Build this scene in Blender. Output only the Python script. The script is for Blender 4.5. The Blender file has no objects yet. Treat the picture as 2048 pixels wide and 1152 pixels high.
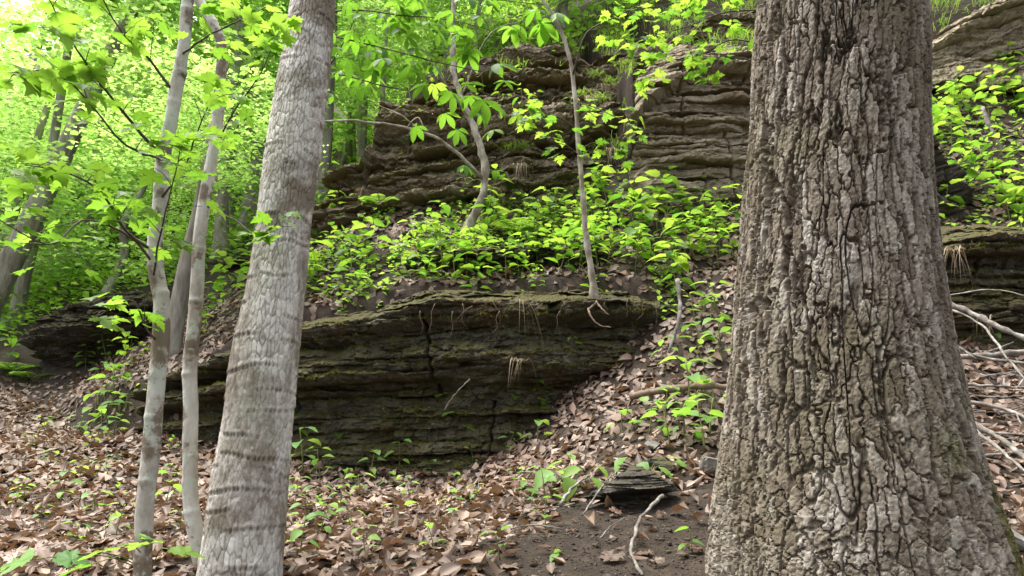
import bpy, math, random
import numpy as np
from mathutils import Vector, Matrix, Quaternion
R = math.radians
random.seed(7); rng = np.random.default_rng(7)
sc = bpy.context.scene
col = sc.collection

# ------------------------------------------------------------------ camera
CAM = Vector((0, 0, 1.6)); PITCH = R(12); F = 1490.0
cam = bpy.data.cameras.new('camera'); cam.lens = 36 * F / 2048; cam.sensor_width = 36
cam.clip_start = 0.05; cam.clip_end = 600
co = bpy.data.objects.new('camera', cam); col.objects.link(co)
co.location = CAM; co.rotation_euler = (R(90) + PITCH, 0, 0); sc.camera = co
# ------------------------------------------------------------------ sky and sun
SUN_EL, SUN_AZ = R(68), R(-62)            # azimuth clockwise from +Y
w = bpy.data.worlds.new('World'); sc.world = w; w.use_nodes = True
nt = w.node_tree; nt.nodes.clear()
sky = nt.nodes.new('ShaderNodeTexSky'); sky.sky_type = 'NISHITA'; sky.sun_disc = False
sky.sun_elevation = SUN_EL; sky.sun_rotation = SUN_AZ; sky.dust_density = 4; sky.air_density = 1.0; sky.ozone_density = 1
hs = nt.nodes.new('ShaderNodeHueSaturation'); hs.inputs['Saturation'].default_value = 0.25
bg = nt.nodes.new('ShaderNodeBackground'); bg.inputs['Strength'].default_value = 0.15
wo = nt.nodes.new('ShaderNodeOutputWorld')
nt.links.new(sky.outputs[0], hs.inputs['Color']); nt.links.new(hs.outputs[0], bg.inputs['Color']); nt.links.new(bg.outputs[0], wo.inputs[0])
sl = bpy.data.lights.new('sun', 'SUN'); sl.energy = 3.2; sl.angle = R(40); sl.color = (1, .965, .9)
so = bpy.data.objects.new('sun', sl); col.objects.link(so)
sv = Vector((math.sin(SUN_AZ) * math.cos(SUN_EL), math.cos(SUN_AZ) * math.cos(SUN_EL), math.sin(SUN_EL)))
so.rotation_euler = sv.to_track_quat('Z', 'Y').to_euler(); so.location = (0, 0, 30)
sc.view_settings.view_transform = 'Standard'; sc.view_settings.look = 'None'
sc.view_settings.exposure = 1.6; sc.view_settings.gamma = 1
cy = sc.cycles
cy.max_bounces = 9; cy.diffuse_bounces = 7; cy.transmission_bounces = 5; cy.glossy_bounces = 2
cy.caustics_reflective = False; cy.caustics_refractive = False; cy.use_denoising = True

# ------------------------------------------------------------------ numeric helpers
CP, SP = math.cos(PITCH), math.sin(PITCH)
def ray(px, py):
    x, y = (px - 1024) / F, (576 - py) / F
    return np.array([x, CP - y * SP, SP + y * CP])
def P(px, py, Y):
    d = ray(px, py); return np.array(CAM) + d * (Y / d[1])
def mpp(px, py, Y):                       # metres per photograph pixel at that place
    return Y / ray(px, py)[1] / F
def _hash(ix, iy, iz, s):
    h = (ix.astype(np.int64) * 374761393 + iy.astype(np.int64) * 668265263 + iz.astype(np.int64) * 2147483647 + s * 1274126177) & 0xFFFFFFFF
    h = ((h ^ (h >> 13)) * 1274126177) & 0xFFFFFFFF
    h = ((h ^ (h >> 16)) * 2246822519) & 0xFFFFFFFF
    return (h ^ (h >> 15)) / 4294967295.0
def noise(x, y, z=0.0, s=0):
    x, y, z = np.broadcast_arrays(np.asarray(x, float), np.asarray(y, float), np.asarray(z, float))
    xi, yi, zi = np.floor(x), np.floor(y), np.floor(z)
    f = [a * a * a * (a * (a * 6 - 15) + 10) for a in (x - xi, y - yi, z - zi)]
    r = 0
    for i in (0, 1):
        for j in (0, 1):
            for k in (0, 1):
                wgt = (f[0] if i else 1 - f[0]) * (f[1] if j else 1 - f[1]) * (f[2] if k else 1 - f[2])
                r = r + wgt * _hash(xi + i, yi + j, zi + k, s)
    return r * 2 - 1
def fbm(x, y, z=0.0, s=0, o=4, g=.5):
    r, a, n = 0, 1, 0
    for i in range(o):
        r = r + a * noise(x * 2 ** i, y * 2 ** i, np.asarray(z) * 2 ** i, s + i * 17); n += a; a *= g
    return r / n
def sstep(a, b, x):
    t = np.clip((x - a) / (b - a), 0, 1); return t * t * (3 - 2 * t)
def voronoi(u, v, s, pu):                 # F1, F2, cell id; periodic in u with pu cells
    iu, iv = np.floor(u), np.floor(v)
    f1 = np.full(u.shape, 9.); f2 = np.full(u.shape, 9.); cid = np.zeros(u.shape)
    for du in (-1, 0, 1):
        for dv in (-1, 0, 1):
            cu, cv = iu + du, iv + dv; wu = np.mod(cu, pu)
            jx = _hash(wu, cv, wu * 0, s); jy = _hash(wu, cv, wu * 0 + 3, s)
            d = np.hypot(cu + .12 + .76 * jx - u, cv + jy - v)
            n = d < f1
            f2 = np.where(n, f1, np.minimum(f2, d)); f1 = np.where(n, d, f1)
            cid = np.where(n, _hash(wu, cv, wu * 0 + 7, s), cid)
    return f1, f2, cid
def crom(pts, n):                          # smooth resample of a polyline
    p = np.asarray(pts, float)
    if len(p) == 2: return p[0] + (p[1] - p[0]) * np.linspace(0, 1, n)[:, None]
    t = np.concatenate([[0], np.cumsum(np.linalg.norm(np.diff(p[:, :3], axis=0), axis=1))])
    tt = np.linspace(0, t[-1], n); m = np.gradient(p, t, axis=0)
    i = np.clip(np.searchsorted(t, tt) - 1, 0, len(p) - 2); h = (t[i + 1] - t[i]); q = ((tt - t[i]) / h)[:, None]; h = h[:, None]
    return (2*q**3 - 3*q**2 + 1) * p[i] + (q**3 - 2*q**2 + q) * h * m[i] + (-2*q**3 + 3*q**2) * p[i+1] + (q**3 - q**2) * h * m[i+1]

# ------------------------------------------------------------------ object helpers
def mesh(name, V, F_, mat=None, smooth=True, attr=None):
    """F_: array (M,3|4) or list of such arrays; attr: dict name->per-vertex float"""
    V = np.asarray(V, np.float32); Fs = F_ if isinstance(F_, list) else [F_]
    me = bpy.data.meshes.new(name)
    Fs = [np.asarray(f, np.int32) for f in Fs if len(f)]
    nl = sum(f.size for f in Fs); npoly = sum(len(f) for f in Fs)
    me.vertices.add(len(V)); me.vertices.foreach_set('co', V.ravel())
    me.loops.add(nl); me.loops.foreach_set('vertex_index', np.concatenate([f.ravel() for f in Fs]))
    me.polygons.add(npoly)
    tot = np.concatenate([np.full(len(f), f.shape[1], np.int32) for f in Fs])
    me.polygons.foreach_set('loop_start', np.concatenate([[0], np.cumsum(tot)[:-1]]).astype(np.int32))
    me.polygons.foreach_set('use_smooth', np.full(npoly, smooth))
    me.update(calc_edges=True)
    for k, a in (attr or {}).items():
        at = me.attributes.new(k, 'FLOAT', 'POINT'); at.data.foreach_set('value', np.asarray(a, np.float32))
    if mat: me.materials.append(mat)
    return me
def obj(name, me, parent=None, loc=None, mw=None):
    o = bpy.data.objects.new(name, me); col.objects.link(o)
    if parent: o.parent = parent
    if mw is not None: o.matrix_basis = mw
    elif loc is not None: o.location = loc
    return o
def tag(o, label=None, cat=None, group=None, kind=None):
    if label: o['label'] = label
    if cat: o['category'] = cat
    if group: o['group'] = group
    if kind: o['kind'] = kind
    return o
def thing(name, loc, label, cat, group=None):
    return tag(obj(name, None, loc=Vector(loc)), label, cat, group)
def grid_faces(nu, nv, closed=False):      # nu columns, nv rows
    i = np.arange(nu if closed else nu - 1); j = np.arange(nv - 1)
    I, J = np.meshgrid(i, j); I, J = I.ravel(), J.ravel(); I2 = (I + 1) % nu
    return np.stack([J * nu + I, J * nu + I2, (J + 1) * nu + I2, (J + 1) * nu + I], 1)
def frames(c):
    t = np.gradient(c, axis=0); t /= np.linalg.norm(t, axis=1)[:, None] + 1e-9
    ref = np.array([0, 0, 1.]) if abs(t[:, 2]).mean() < .8 else np.array([0, 1., 0])
    a = np.cross(t, ref); a /= np.linalg.norm(a, axis=1)[:, None] + 1e-9
    return t, a, np.cross(t, a)
def tube(c, r, sides=6):
    c = np.asarray(c, float); n = len(c); t, a, b = frames(c)
    r = np.broadcast_to(np.asarray(r, float), (n,))
    th = np.arange(sides) / sides * 2 * math.pi
    V = c[:, None] + r[:, None, None] * (np.cos(th)[None, :, None] * a[:, None] + np.sin(th)[None, :, None] * b[:, None])
    V = V.reshape(-1, 3); Fq = grid_faces(sides, n, True)
    V = np.vstack([V, c[-1:], c[:1]]); k = len(V) - 2; i = np.arange(sides)
    cap = np.stack([(n - 1) * sides + i, (n - 1) * sides + (i + 1) % sides, np.full(sides, k)], 1)
    cap2 = np.stack([(i + 1) % sides, i, np.full(sides, k + 1)], 1)
    return V, [Fq, np.vstack([cap, cap2])]
def merge(parts):
    Vs, Q, T, n = [], [], [], 0
    for V, Fl in parts:
        for f in (Fl if isinstance(Fl, list) else [Fl]):
            if len(f): (Q if f.shape[1] == 4 else T).append(f + n)
        Vs.append(V); n += len(V)
    return np.vstack(Vs), [np.vstack(x) for x in (Q, T) if x]

# ------------------------------------------------------------------ materials
def M_(name):
    m = bpy.data.materials.new(name); m.use_nodes = True; n = m.node_tree; n.nodes.clear()
    out = n.nodes.new('ShaderNodeOutputMaterial'); return m, n, out
class NB:
    def __init__(s, n): s.n = n
    def new(s, t, **k):
        x = s.n.nodes.new('ShaderNode' + t)
        for a, v in k.items(): setattr(x, a, v)
        return x
    def l(s, a, b): s.n.links.new(a, b)
    def noise(s, vec, scale, detail=4, rough=.55):
        x = s.new('TexNoise'); x.inputs['Scale'].default_value = scale; x.inputs['Detail'].default_value = detail; x.inputs['Roughness'].default_value = rough
        if vec is not None: s.l(vec, x.inputs['Vector'])
        return x.outputs['Fac']
    def ramp(s, fac, stops):
        x = s.new('ValToRGB'); e = x.color_ramp.elements
        while len(e) < len(stops): e.new(.5)
        for q, (p, c) in zip(e, stops):
            q.position = p; q.color = (*c, 1) if isinstance(c, tuple) else (c, c, c, 1)
        s.l(fac, x.inputs[0]); return x.outputs[0]
    def mix(s, fac, a, b, mode='MIX'):
        x = s.new('Mix', data_type='RGBA', blend_type=mode)
        for v, i in ((fac, 0), (a, 6), (b, 7)):
            if isinstance(v, (int, float)): x.inputs[i].default_value = v
            elif isinstance(v, tuple): x.inputs[i].default_value = (*v, 1)
            else: s.l(v, x.inputs[i])
        return x.outputs[2]
    def math(s, op, a, b=0.):
        x = s.new('Math', operation=op)
        for v, i in ((a, 0), (b, 1)):
            if isinstance(v, (int, float)): x.inputs[i].default_value = v
            else: s.l(v, x.inputs[i])
        return x.outputs[0]
    def mapping(s, vec, scale):
        x = s.new('Mapping'); x.inputs['Scale'].default_value = scale; s.l(vec, x.inputs['Vector']); return x.outputs[0]
    def bump(s, h, strength, dist):
        x = s.new('Bump'); x.inputs['Strength'].default_value = strength; x.inputs['Distance'].default_value = dist; s.l(h, x.inputs['Height']); return x.outputs[0]

def leaf_mat(name, cols, tr, tcol, island=False, rough=.5, spec=.25):
    """cols: ramp colours of the upper side, tcol: ramp colours seen through the blade"""
    m, n, out = M_(name); b = NB(n)
    src = b.new('NewGeometry').outputs['Random Per Island'] if island else b.new('ObjectInfo').outputs['Random']
    k = len(cols); c1 = b.ramp(src, [(i / (k - 1), c) for i, c in enumerate(cols)])
    c2 = b.ramp(src, [(i / (len(tcol) - 1), c) for i, c in enumerate(tcol)])
    p = b.new('BsdfPrincipled'); b.l(c1, p.inputs['Base Color']); p.inputs['Roughness'].default_value = rough; p.inputs['Specular IOR Level'].default_value = spec
    t = b.new('BsdfTranslucent'); b.l(c2, t.inputs['Color'])
    x = b.new('MixShader'); x.inputs[0].default_value = tr
    b.l(p.outputs[0], x.inputs[1]); b.l(t.outputs[0], x.inputs[2]); b.l(x.outputs[0], out.inputs[0])
    return m
G1, G2, G3 = (.075, .17, .018), (.11, .22, .025), (.16, .27, .035)
T1, T2, T3 = (.29, .54, .05), (.39, .64, .075), (.52, .73, .12)
M_maple = leaf_mat('maple leaf', [(.05, .12, .018), G1, G2, (.13, .24, .03)], .5, [(.18, .38, .03), (.25, .46, .035), (.3, .52, .045), T2])
M_plant = leaf_mat('plant leaf', [(.04, .11, .015), G1, G2, G3, (.06, .14, .03)], .5, [(.15, .36, .03), (.27, .52, .04), (.38, .6, .05), (.46, .64, .07), (.2, .4, .05)])
M_seedl = leaf_mat('seedling leaf', [(.08, .19, .05), (.13, .26, .06), (.18, .30, .05)], .4, [(.25, .5, .06), T2, T3])
M_buck = leaf_mat('buckeye leaf', [(.04, .1, .015), (.06, .14, .018), G1], .5, [(.15, .34, .025), (.2, .42, .03), T1])
M_crown = leaf_mat('canopy leaf', [(.09, .18, .03), (.13, .24, .04), (.18, .3, .055), (.22, .33, .07)], .6, [(.34, .63, .1), (.44, .72, .14), (.55, .79, .21), (.67, .84, .28)], island=True, spec=.05)
M_under = leaf_mat('undergrowth leaf', [(.07, .16, .02), G2, G3], .5, [T1, T2, T3], island=True)
DL = [(0.057, 0.035, 0.024), (0.197, 0.136, 0.1), (0.105, 0.064, 0.044), (0.277, 0.2, 0.155), (0.076, 0.046, 0.032), (0.231, 0.158, 0.115), (0.161, 0.095, 0.062), (0.052, 0.033, 0.023), (0.37, 0.284, 0.224), (0.095, 0.066, 0.049)]
M_litter = leaf_mat('dead leaf', DL, .12, [(.3, .15, .07), (.4, .22, .1)], island=True, rough=.55, spec=.3)
M_litter1 = leaf_mat('dead leaf single', DL, .12, [(.3, .15, .07), (.4, .22, .1)], rough=.55, spec=.3)
M_moss = leaf_mat('moss', [(.065, .07, .013), (.11, .11, .02), (.165, .155, .034)], .3, [(.15, .17, .02), (.22, .22, .03)], island=True, spec=.05)
M_dry = leaf_mat('dry grass', [(.16, .125, .08), (.3, .245, .165), (.22, .165, .11)], .2, [(.3, .2, .1), (.4, .3, .15)], island=True)
M_grass = leaf_mat('grass blade', [(.07, .15, .02), (.13, .2, .03), (.25, .22, .1)], .45, [T1, T2, (.4, .4, .1)], island=True)

def simple(name, stops, scale, bump=.4, dist=.01, rough=.85, stretch=(1, 1, 1), rnd=0.):
    m, n, out = M_(name); b = NB(n)
    v = b.mapping(b.new('TexCoord').outputs['Object'], stretch)
    f = b.noise(v, scale, 6, .65); c = b.ramp(f, stops)
    p = b.new('BsdfPrincipled'); p.inputs['Roughness'].default_value = rough; p.inputs['Specular IOR Level'].default_value = .2
    if rnd:
        q = b.ramp(b.new('ObjectInfo').outputs['Random'], [(0, 1 - rnd), (1, 1.)]); c = b.mix(1., c, q, 'MULTIPLY')
    b.l(c, p.inputs['Base Color'])
    b.l(b.bump(b.noise(v, scale * 4, 5, .7), bump, dist), p.inputs['Normal']); b.l(p.outputs[0], out.inputs[0]); return m
M_soil = simple('soil', [(.3, (.02, .014, .01)), (.55, (.042, .03, .021)), (.75, (.075, .055, .04))], 9, .8, .03)
M_stone = simple('grey stone', [(.3, (.12, .11, .095)), (.55, (.22, .205, .18)), (.7, (.33, .31, .28))], 7, .5, .01, rnd=.4)
M_crumb = simple('soil crumb', [(.3, (.03, .022, .016)), (.55, (.075, .058, .045)), (.75, (.16, .135, .11))], 5, .5, .01)
M_stick = simple('dead wood', [(.3, (.085, .072, .06)), (.5, (.2, .18, .155)), (.68, (.4, .375, .34))], 14, .4, .004, stretch=(1, 1, 1), rnd=.35)
M_twig = simple('dark twig', [(.3, (.045, .035, .025)), (.7, (.13, .105, .08))], 20, .3, .003)
M_stem = simple('green stem', [(.3, (.09, .12, .03)), (.7, (.2, .22, .07))], 20, .1, .002)
M_root = simple('pale root', [(.3, (.09, .062, .045)), (.7, (.27, .2, .15))], 30, .2, .002)
M_sap = simple('sapling bark', [(.3, (.12, .095, .07)), (.48, (.25, .215, .17)), (.66, (.5, .46, .4))], 9, .4, .004, stretch=(1, 1, .6))
M_bgbark = simple('far bark', [(.3, (.17, .145, .115)), (.5, (.34, .305, .26)), (.7, (.56, .52, .46))], 9, .8, .03, stretch=(1, 1, .2), rnd=.3)

def rock_mat(name, dark, mid, light, moss=.5, band=1.):
    m, n, out = M_(name); b = NB(n)
    g = b.new('NewGeometry'); pos = g.outputs['Position']
    strat = b.noise(b.mapping(pos, (1.2, 1.2, 16 * band)), 1.0, 6, .7)
    blot = b.noise(pos, 3.2, 6, .65); fine = b.noise(pos, 38, 6, .75)
    c = b.ramp(strat, [(.3, dark), (.52, mid), (.7, light)])
    c = b.mix(b.ramp(blot, [(.4, 0.), (.65, .75)]), c, dark)
    c = b.mix(.5, c, b.ramp(fine, [(.3, tuple(x * .55 for x in mid)), (.7, light)]))
    # rusty stain and lichen spots
    c = b.mix(b.ramp(b.noise(pos, 1.9, 5, .6), [(.57, 0.), (.7, .55)]), c, (.17, .095, .045))
    vo = b.new('TexVoronoi'); vo.inputs['Scale'].default_value = 22; b.l(pos, vo.inputs['Vector'])
    spot = b.math('LESS_THAN', b.math('ADD', vo.outputs['Distance'], b.math('MULTIPLY', b.noise(pos, 60, 3), .25)), .3)
    spot = b.math('MULTIPLY', spot, b.ramp(b.noise(pos, 2.6, 3, .5), [(.56, 0.), (.64, .7)]))
    c = b.mix(spot, c, (.33, .36, .28))
    # moss keeps to damp patches and upward faces
    sep = b.new('SeparateXYZ'); b.l(g.outputs['Normal'], sep.inputs[0])
    up = b.math('ADD', b.math('MULTIPLY', sep.outputs[2], .34), b.math('ADD', b.noise(pos, 2.3, 6, .7), b.math('MULTIPLY', b.math('SUBTRACT', fine, .5), .35)))
    mk = b.ramp(up, [(.74 - .22 * moss, 0.), (.9 - .22 * moss, 1.)])
    mc = b.ramp(b.noise(pos, 60, 5, .7), [(.3, (.045, .04, .014)), (.55, (.085, .074, .02)), (.75, (.15, .125, .032))])
    c = b.mix(mk, c, mc)
    p = b.new('BsdfPrincipled'); p.inputs['Roughness'].default_value = .85; p.inputs['Specular IOR Level'].default_value = .25
    b.l(c, p.inputs['Base Color'])
    h = b.math('ADD', b.math('MULTIPLY', strat, .6), b.math('ADD', b.math('MULTIPLY', fine, .6), b.noise(pos, 140, 4, .7)))
    b.l(b.bump(h, .9, .02), p.inputs['Normal']); b.l(p.outputs[0], out.inputs[0]); return m
M_rock_low = rock_mat('damp mossy sandstone', (.045, .041, .028), (.1, .09, .06), (.19, .17, .125), .62)
M_rock_up = rock_mat('weathered sandstone', (.095, .076, .047), (.29, .228, .147), (.55, .46, .34), .52)
M_rock_tan = rock_mat('tan layered sandstone', (.12, .096, .06), (.34, .275, .18), (.64, .55, .41), .06)
M_rock_moss = rock_mat('moss covered sandstone', (.04, .036, .026), (.1, .088, .062), (.2, .175, .13), .95)
M_shale = rock_mat('dark shale', (.03, .026, .021), (.075, .066, .054), (.18, .16, .135), -.2)
M_rock_dark = rock_mat('dark sandstone', (.022, .019, .015), (.06, .052, .04), (.13, .115, .09), .5)

def bark_mat(name, stops, fine, patches, moss=None, bumpd=.006, vz=.45):
    """stops: plate tint ramp; patches: list of (scale, lo, hi, colour, amount)"""
    m, n, out = M_(name); b = NB(n)
    pos = b.new('NewGeometry').outputs['Position']
    at = b.new('Attribute', attribute_name='tint').outputs['Fac']
    v = b.mapping(pos, (1, 1, vz)); fn = b.noise(v, fine, 7, .75)
    f = b.math('ADD', b.math('MULTIPLY', at, .5), b.math('MULTIPLY', fn, .7))
    c = b.ramp(f, stops)
    for sc_, lo, hi, cc, am in patches:
        c = b.mix(b.ramp(b.noise(pos, sc_, 6, .65), [(lo, 0.), (hi, am)]), c, cc)
    if moss:
        mk = b.new('Attribute', attribute_name='moss').outputs['Fac']
        c = b.mix(mk, c, b.ramp(b.noise(pos, 90, 5, .7), [(.3, (.04, .04, .01)), (.55, (.09, .085, .018)), (.75, (.15, .14, .03))]))
    p = b.new('BsdfPrincipled'); p.inputs['Roughness'].default_value = .85; p.inputs['Specular IOR Level'].default_value = .2
    b.l(c, p.inputs['Base Color'])
    h = b.math('ADD', b.noise(v, fine * 1.5, 6, .8), b.math('MULTIPLY', b.noise(pos, fine * 6, 4, .7), .5))
    b.l(b.bump(h, .9, bumpd), p.inputs['Normal']); b.l(p.outputs[0], out.inputs[0]); return m
M_bark_big = bark_mat('furrowed grey bark', [(.32, (.05, .038, .027)), (.5, (.11, .087, .063)), (.66, (.195, .163, .125)), (.82, (.33, .297, .25))], 30,
    [(1.6, .46, .64, (.125, .105, .06), .65), (3.1, .58, .72, (.1, .075, .06), .6), (9, .66, .72, (.42, .43, .37), .7)], True, .006)
M_bark_mid = bark_mat('pale flaky bark', [(.32, (.11, .09, .07)), (.48, (.25, .22, .183)), (.62, (.43, .395, .35)), (.8, (.64, .61, .565))], 46,
    [(1.7, .5, .58, (.16, .13, .092), .88), (4.3, .56, .63, (.19, .155, .115), .8), (3.1, .55, .7, (.3, .31, .22), .5)], None, .005, .8)
M_bark_slim = bark_mat('smooth mottled bark', [(.25, (.13, .105, .08)), (.45, (.28, .245, .2)), (.6, (.42, .39, .34)), (.8, (.58, .56, .52))], 17,
    [(4, .49, .54, (.15, .11, .075), .9), (9, .54, .6, (.46, .5, .42), .75), (16, .62, .68, (.1, .075, .055), .7)], None, .004)

# ------------------------------------------------------------------ terrain
class TPS:
    def __init__(s, pts, lam=.02):
        p = np.array(pts, float); s.c = p[:, :2]; n = len(p)
        K = s.U(np.linalg.norm(s.c[:, None] - s.c[None], axis=2)) + lam * np.eye(n)
        Q = np.hstack([np.ones((n, 1)), s.c]); A = np.block([[K, Q], [Q.T, np.zeros((3, 3))]])
        s.w = np.linalg.solve(A, np.concatenate([p[:, 2], np.zeros(3)]))
    @staticmethod
    def U(r): return r * r * np.log(r + 1e-9)
    def __call__(s, x, y):
        x, y = np.asarray(x, float), np.asarray(y, float); sh = x.shape; X, Y = x.ravel(), y.ravel(); o = np.empty(len(X))
        for a in range(0, len(X), 40000):
            q = slice(a, a + 40000); r = np.hypot(X[q, None] - s.c[:, 0], Y[q, None] - s.c[:, 1])
            o[q] = s.U(r) @ s.w[:-3] + s.w[-3] + s.w[-2] * X[q] + s.w[-1] * Y[q]
        return o.reshape(sh)
pp = lambda L: [P(*q) for q in L]
left_common = pp([(0, 780, 10.5), (150, 770, 10.5), (-300, 760, 11)])
far = [(-40, 60, 36), (0, 60, 44), (40, 60, 44), (-40, 25, 9), (40, 20, 16), (-60, 80, 44), (60, 80, 56), (-20, 35, 17), (20, 35, 26), (-60, 5, -1), (60, 5, 4)]
near = [(-6, -6, -.8), (0, -6, -1), (6, -6, -.6), (-5, 0, -.15), (0, 0, 0), (5, 0, .2), (-3, 1.7, .5), (0, 1.7, .55), (3, 1.7, .65)]
LOW = TPS(near + left_common + pp([(0, 1152, 3.4), (300, 1160, 3.4), (600, 1165, 3.4), (900, 1165, 3.4), (1200, 1160, 3.4), (1420, 1155, 3.4),
    (600, 935, 7.0), (800, 948, 7.0), (950, 942, 6.9), (430, 905, 7.3), (300, 885, 7.6), (170, 872, 8.2), (0, 1010, 5), (0, 880, 7.5), (-300, 1000, 5), (-300, 860, 7.5),
    (1100, 900, 6.4), (1200, 830, 6.4), (1300, 720, 6.8), (1340, 650, 7.1), (1400, 560, 7.6), (1450, 500, 8.0), (1300, 910, 5.4), (1400, 860, 5.6), (1400, 1010, 4.5), (1200, 1015, 4.6),
    (1430, 760, 6.2), (1430, 650, 6.9), (1950, 950, 4.7), (2048, 1000, 4.4), (2000, 850, 5.4), (2048, 770, 6), (1900, 730, 6.3), (2040, 1140, 3.5), (1700, 850, 5.6), (1700, 1110, 3.7), (2300, 900, 5), (700, 1040, 4.9), (1000, 1020, 5)]))
MID = TPS(far + left_common + pp([(700, 640, 7.2), (700, 530, 8.3), (700, 440, 9.2), (850, 605, 7.15), (1000, 600, 7.1), (1000, 520, 8.2), (1000, 430, 9.0), (1200, 600, 7.1), (1200, 450, 8.7),
    (1300, 590, 7.3), (1340, 640, 7.12), (1400, 560, 7.6), (1480, 400, 8.9), (1250, 390, 8.9), (480, 690, 7.5), (390, 740, 7.9), (260, 760, 8.6), (500, 600, 9.5), (450, 540, 11.5), (300, 600, 12), (250, 700, 10.5),
    (150, 610, 14), (0, 620, 16), (500, 470, 15), (300, 450, 19), (0, 470, 24), (1900, 480, 7.1), (2048, 470, 7.1), (1950, 300, 8.2), (2048, 300, 8.2), (1900, 150, 9.5), (2048, 140, 9.5), (2300, 470, 7.2), (1700, 450, 8), (620, 500, 10)]))
TOP = TPS(far + pp([(780, 200, 10.1), (1000, 130, 11.6), (1130, 120, 11.6), (1210, 150, 10.4), (1400, 100, 9.9), (1500, 70, 10.4), (1400, -30, 12.5), (1700, 40, 10.6), (1950, -20, 11), (2100, -30, 11),
    (620, 500, 10), (500, 470, 15), (300, 450, 19), (0, 470, 24), (500, 600, 9.5), (450, 540, 11.5), (300, 600, 12), (150, 610, 14), (0, 620, 16), (800, 100, 15), (1100, 20, 15)]) + left_common)
def interp_line(L, x):
    a = sorted((tuple(P(*q)[:2]) for q in L)); a = np.array(a); return np.interp(x, a[:, 0], a[:, 1])
L1 = [(-400, 800, 10.5), (0, 780, 10.3), (170, 870, 8.5), (300, 880, 7.9), (430, 900, 7.68), (600, 930, 7.38), (900, 940, 7.3), (1200, 800, 7.28), (1340, 650, 7.3), (1480, 600, 7.6), (1700, 600, 7.3), (1900, 700, 6.9), (2048, 700, 6.9), (2400, 700, 6.9)]
L2 = [(-400, 400, 11), (600, 400, 10.5), (680, 400, 9.9), (760, 300, 10.1), (1000, 300, 10.05), (1150, 300, 10.1), (1180, 300, 12.2), (1266, 300, 12.2), (1284, 300, 9.2), (1500, 300, 9.3), (1800, 200, 9.9), (2400, 200, 9.9)]
def H(x, y, rough=True):
    x, y = np.asarray(x, float), np.asarray(y, float)
    a = sstep(0, .22, y - interp_line(L1, x)); b = sstep(0, .5, y - interp_line(L2, x)); b = b * sstep(-2.15, -1.55, x)
    z = LOW(x, np.minimum(y, 12)) * (1 - a); z = z + a * ((1 - b) * MID(x, y) + b * TOP(x, y))
    if rough: z = z + .05 * fbm(x * 1.3, y * 1.3, 0, 3, 4) + .012 * fbm(x * 9, y * 9, 0, 5, 3)
    return z
def H1(x, y): return float(H(np.array([x]), np.array([y]))[0])
def G(px, py, y0=2.2, y1=45, near_hit=True):   # where the sight line through that pixel meets the ground
    d = ray(px, py); ys = np.concatenate([np.arange(y0, 14, .02), np.arange(14, y1, .1)]); t = ys / d[1]
    q = np.array(CAM)[None] + d[None] * t[:, None]; dz = q[:, 2] - H(q[:, 0], q[:, 1]); i = np.where(dz < 0)[0]
    if not len(i): return None
    k = i[0]; return np.array([q[k, 0], q[k, 1], H1(q[k, 0], q[k, 1])])
def axis(segs): return np.concatenate([np.arange(a, b, s) for a, b, s in segs])
gx = axis([(-120, -20, 5), (-20, -6, .4), (-6, 5.5, .06), (5.5, 20, .4), (20, 121, 5)])
gy = axis([(-40, 0, 2), (0, 2.4, .2), (2.4, 10.5, .06), (10.5, 16, .12), (16, 40, .6), (40, 260, 8)])
GX, GY = np.meshgrid(gx, gy)
gz = H(GX, np.minimum(GY, 80)) + np.maximum(GY - 80, 0) * .1
ground = obj('ground', mesh('ground', np.stack([GX, GY, gz], -1).reshape(-1, 3), grid_faces(len(gx), len(gy)), M_soil))
tag(ground, 'dark forest soil sloping up towards the rock ledges', None, None, 'structure')

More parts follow.
